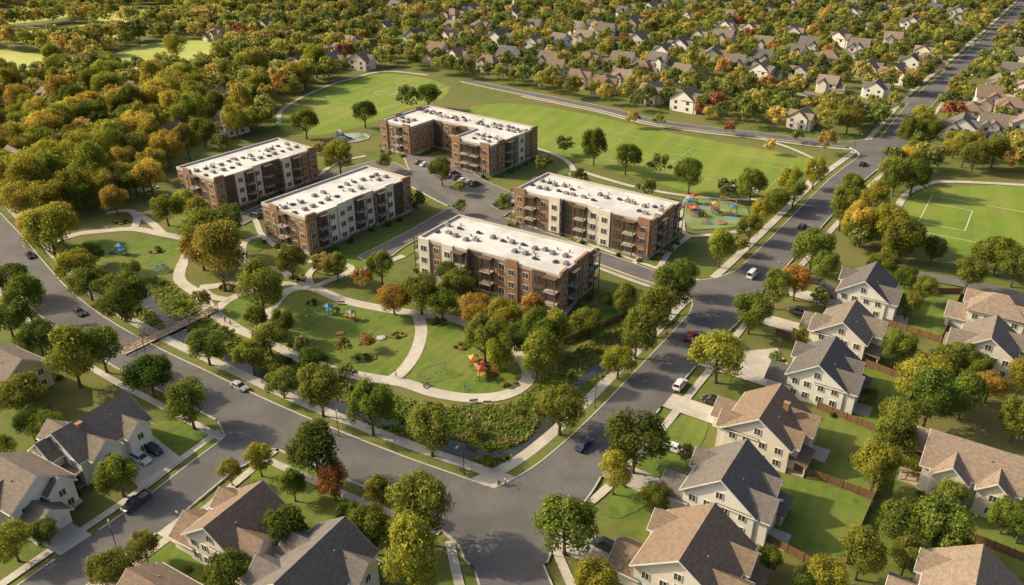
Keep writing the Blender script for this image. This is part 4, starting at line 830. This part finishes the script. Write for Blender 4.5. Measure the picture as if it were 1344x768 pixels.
for px,py,a,s,sp,l in ((632,497,.4,.95,tower('green','red','yellow',True),'large play structure with red and yellow roofs on the oval lawn'),(652,486,2.2,.9,climber('orange','yellow'),'orange climbing dome behind the large play structure'),(568,494,.5,1.05,swings('metal'),'grey swing set on the oval lawn'),
 (432,412,1.,.8,tower('blue','blue','teal'),'blue play tower with slide on the central lawn'),(462,420,2.5,.8,tower('red','teal','yellow'),'red play tower with teal roof on the central lawn'),(402,412,0,.9,climber('green','green'),'green climbing dome at the left of the central lawn'),(446,438,0,.8,carousel('yellow','red'),'yellow merry-go-round on the central lawn'),(500,444,.3,.8,carousel('white','teal'),'white merry-go-round right of the central lawn play towers'),
 (160,334,3.,1.0,tower('blue','blue','blue'),'blue play tower with slide on the far left lawn'),(212,356,1,1.3,climber('teal','blue'),'teal climbing dome on the far left lawn'),
 (912,284,.3,1.0,tower('red','orange','blue',True),'red double play structure in the pool playground'),(938,280,1.6,1.1,tower('blue','yellow','red'),'blue and yellow play tower in the pool playground'),(962,284,3,1.,tower('green','blue','yellow'),'green play tower at the right of the pool playground'),(925,294,0,1.,climber('yellow','red'),'yellow climbing dome in the pool playground'),(947,294,0,1.,carousel('orange','blue'),'orange merry-go-round in the pool playground'),
 (910,268,2,1.,tower('orange','red','teal'),'orange play tower at the back of the pool playground'),(932,268,1,1.,climber('blue','white'),'blue climbing dome at the back of the pool playground'),(955,270,2.4,1.,swings('yellow'),'yellow swing set at the back of the pool playground'),
 (447,183,0,1.2,tower('blue','white','blue'),'small blue and white play tower behind the middle block'),(472,181,0,1.2,climber('white','teal'),'white climbing dome on the splash pad')):
    x,y=G(px,py); inst(sp,thing('play_equipment',(x,y,.2 if 'pad' in l or 'pool' in l else .05),a,l,'playground equipment',None,s))
for px,py,l in ((955,252,'white shade canopy behind the pool playground'),(984,258,'white shade canopy right of the pool playground')):
    x,y=G(px,py); r=thing('shade_canopy',(x,y,0),radians(-33),l,'canopy'); put('roof',MB().hexa([(-3,-2,2.6),(3,-2,2.6),(3,2,2.6),(-3,2,2.6),(-2.6,-.2,3.3),(2.6,-.2,3.3),(2.6,.2,3.3),(-2.6,.2,3.3)]).mesh('canopy_roof','white'),r)
    pm=MB().cyl((0,0,0),(0,0,2.6),.07).mesh('canopy_post','metal')
    for a in (-2.8,2.8):
        for b in (-1.8,1.8): put('post',pm,r,(a,b,0))
# ---------------- people
def person_mesh():
    J=dict(p=(0,0,.95,.14),c=(0,0,1.25,.15),n=(0,0,1.48,.06),h0=(0.01,0,1.56,.075),h=(.02,0,1.66,.1),h2=(.01,0,1.74,.07),ls=(0,.19,1.42,.06),le=(-.08,.25,1.15,.045),lh=(.02,.27,.9,.035),rs=(0,-.19,1.42,.06),re=(.04,-.25,1.15,.045),rh=(.18,-.26,.93,.035),lk=(.15,.1,.52,.07),lf=(.12,.1,.08,.045),lt=(.27,.1,.05,.04),rk=(-.02,-.1,.5,.07),rf=(-.25,-.1,.12,.045),rt=(-.13,-.1,.05,.04),lhip=(0,.1,.88,.1),rhip=(0,-.1,.88,.1))
    E=[('p','c'),('c','n'),('n','h0'),('h0','h'),('h','h2'),('c','ls'),('ls','le'),('le','lh'),('c','rs'),('rs','re'),('re','rh'),('p','lhip'),('lhip','lk'),('lk','lf'),('lf','lt'),('p','rhip'),('rhip','rk'),('rk','rf'),('rf','rt')]
    K=list(J); me=bpy.data.meshes.new('sk'); me.from_pydata([J[k][:3] for k in K],[(K.index(a),K.index(b)) for a,b in E],[])
    o=bpy.data.objects.new('sk',me); C.objects.link(o); md=o.modifiers.new('s','SKIN')
    for i,k in enumerate(K): me.skin_vertices[0].data[i].radius=(J[k][3],)*2
    me.skin_vertices[0].data[0].use_root=True; o.modifiers.new('u','SUBSURF').levels=1
    bpy.context.view_layer.update(); dg=bpy.context.evaluated_depsgraph_get(); r=bpy.data.meshes.new_from_object(o.evaluated_get(dg)); bpy.data.objects.remove(o)
    r.materials.clear()
    for k in ('skin','shirt','trousers'): r.materials.append(mt[k])
    for p in r.polygons:
        z=p.center.z; p.material_index=2 if z<.98 and abs(p.center.y)<.2 else (1 if z<1.48 and not(z<1.0) else 0)
    return r
PM=person_mesh(); HM=MB().add([(.09*cos(a*pi/4)*k-.01,.09*sin(a*pi/4)*k,1.70+zz) for k,zz in ((1.1,0),(.9,.06),(.3,.1)) for a in range(8)],[(a,(a+1)%8,8+(a+1)%8,8+a) for a in range(8)]+[(8+a,8+(a+1)%8,16+(a+1)%8,16+a) for a in range(8)]+[tuple(range(16,24))]).mesh('hair','hair')
for px,py,c,a,l in ((296,424,(.5,.1,.08),2.4,'person in red shirt walking on the park path near the bridge'),(303,428,(.6,.6,.58),2.4,'person in white shirt walking on the park path near the bridge'),(654,638,(.6,.12,.1),0,'person in red shirt walking at the park corner of the large crossing'),(663,637,(.7,.7,.68),0,'person in white shirt walking at the park corner of the large crossing'),(234,680,(.6,.58,.55),1,'person in white shirt walking by the side street'),(610,512,(.1,.3,.35),1,'person in teal shirt near the swings'),(520,496,(.55,.4,.1),3,'person in yellow shirt at the path junction'),(925,288,(.5,.5,.48),2,'person in white shirt in the pool playground')):
    x,y=G(px,py); r=thing('person',(x,y,.2),a,l,'person',None,1.05); put('body',PM,r,color=c); put('hair',HM,r)
# ---------------- light and camera
EL=radians(33); ax,ay=-.97,.24; q=hypot(ax,ay); ax/=q; ay/=q
ts=Vector((ax*cos(EL),ay*cos(EL),sin(EL)))
sl=bpy.data.lights.new('sun','SUN'); sl.energy=5.0; sl.angle=radians(1.2); sl.color=(1,.84,.56); so=bpy.data.objects.new('sun',sl); C.objects.link(so); so.rotation_euler=(-ts).to_track_quat('-Z','Y').to_euler(); so.location=(0,0,200)
w=bpy.data.worlds.new('World'); S.world=w; w.use_nodes=True; nt=w.node_tree; sk=nt.nodes.new('ShaderNodeTexSky'); sk.sky_type='NISHITA'; sk.sun_disc=False; sk.sun_elevation=EL; sk.sun_rotation=atan2(ax,ay); sk.dust_density=6; sk.air_density=1.0; sk.ozone_density=.4
bg=nt.nodes['Background']; bg.inputs['Strength'].default_value=.15; nt.links.new(sk.outputs[0],bg.inputs[0])
cam=bpy.data.cameras.new('camera'); co=bpy.data.objects.new('camera',cam); C.objects.link(co); co.location=(0,0,H); co.rotation_euler=(pi/2-PIT,0,0); cam.sensor_width=36; cam.lens=36*F/1344; cam.clip_end=8000; S.camera=co
S.view_settings.view_transform='Standard'; S.view_settings.look='None'; S.view_settings.exposure=0
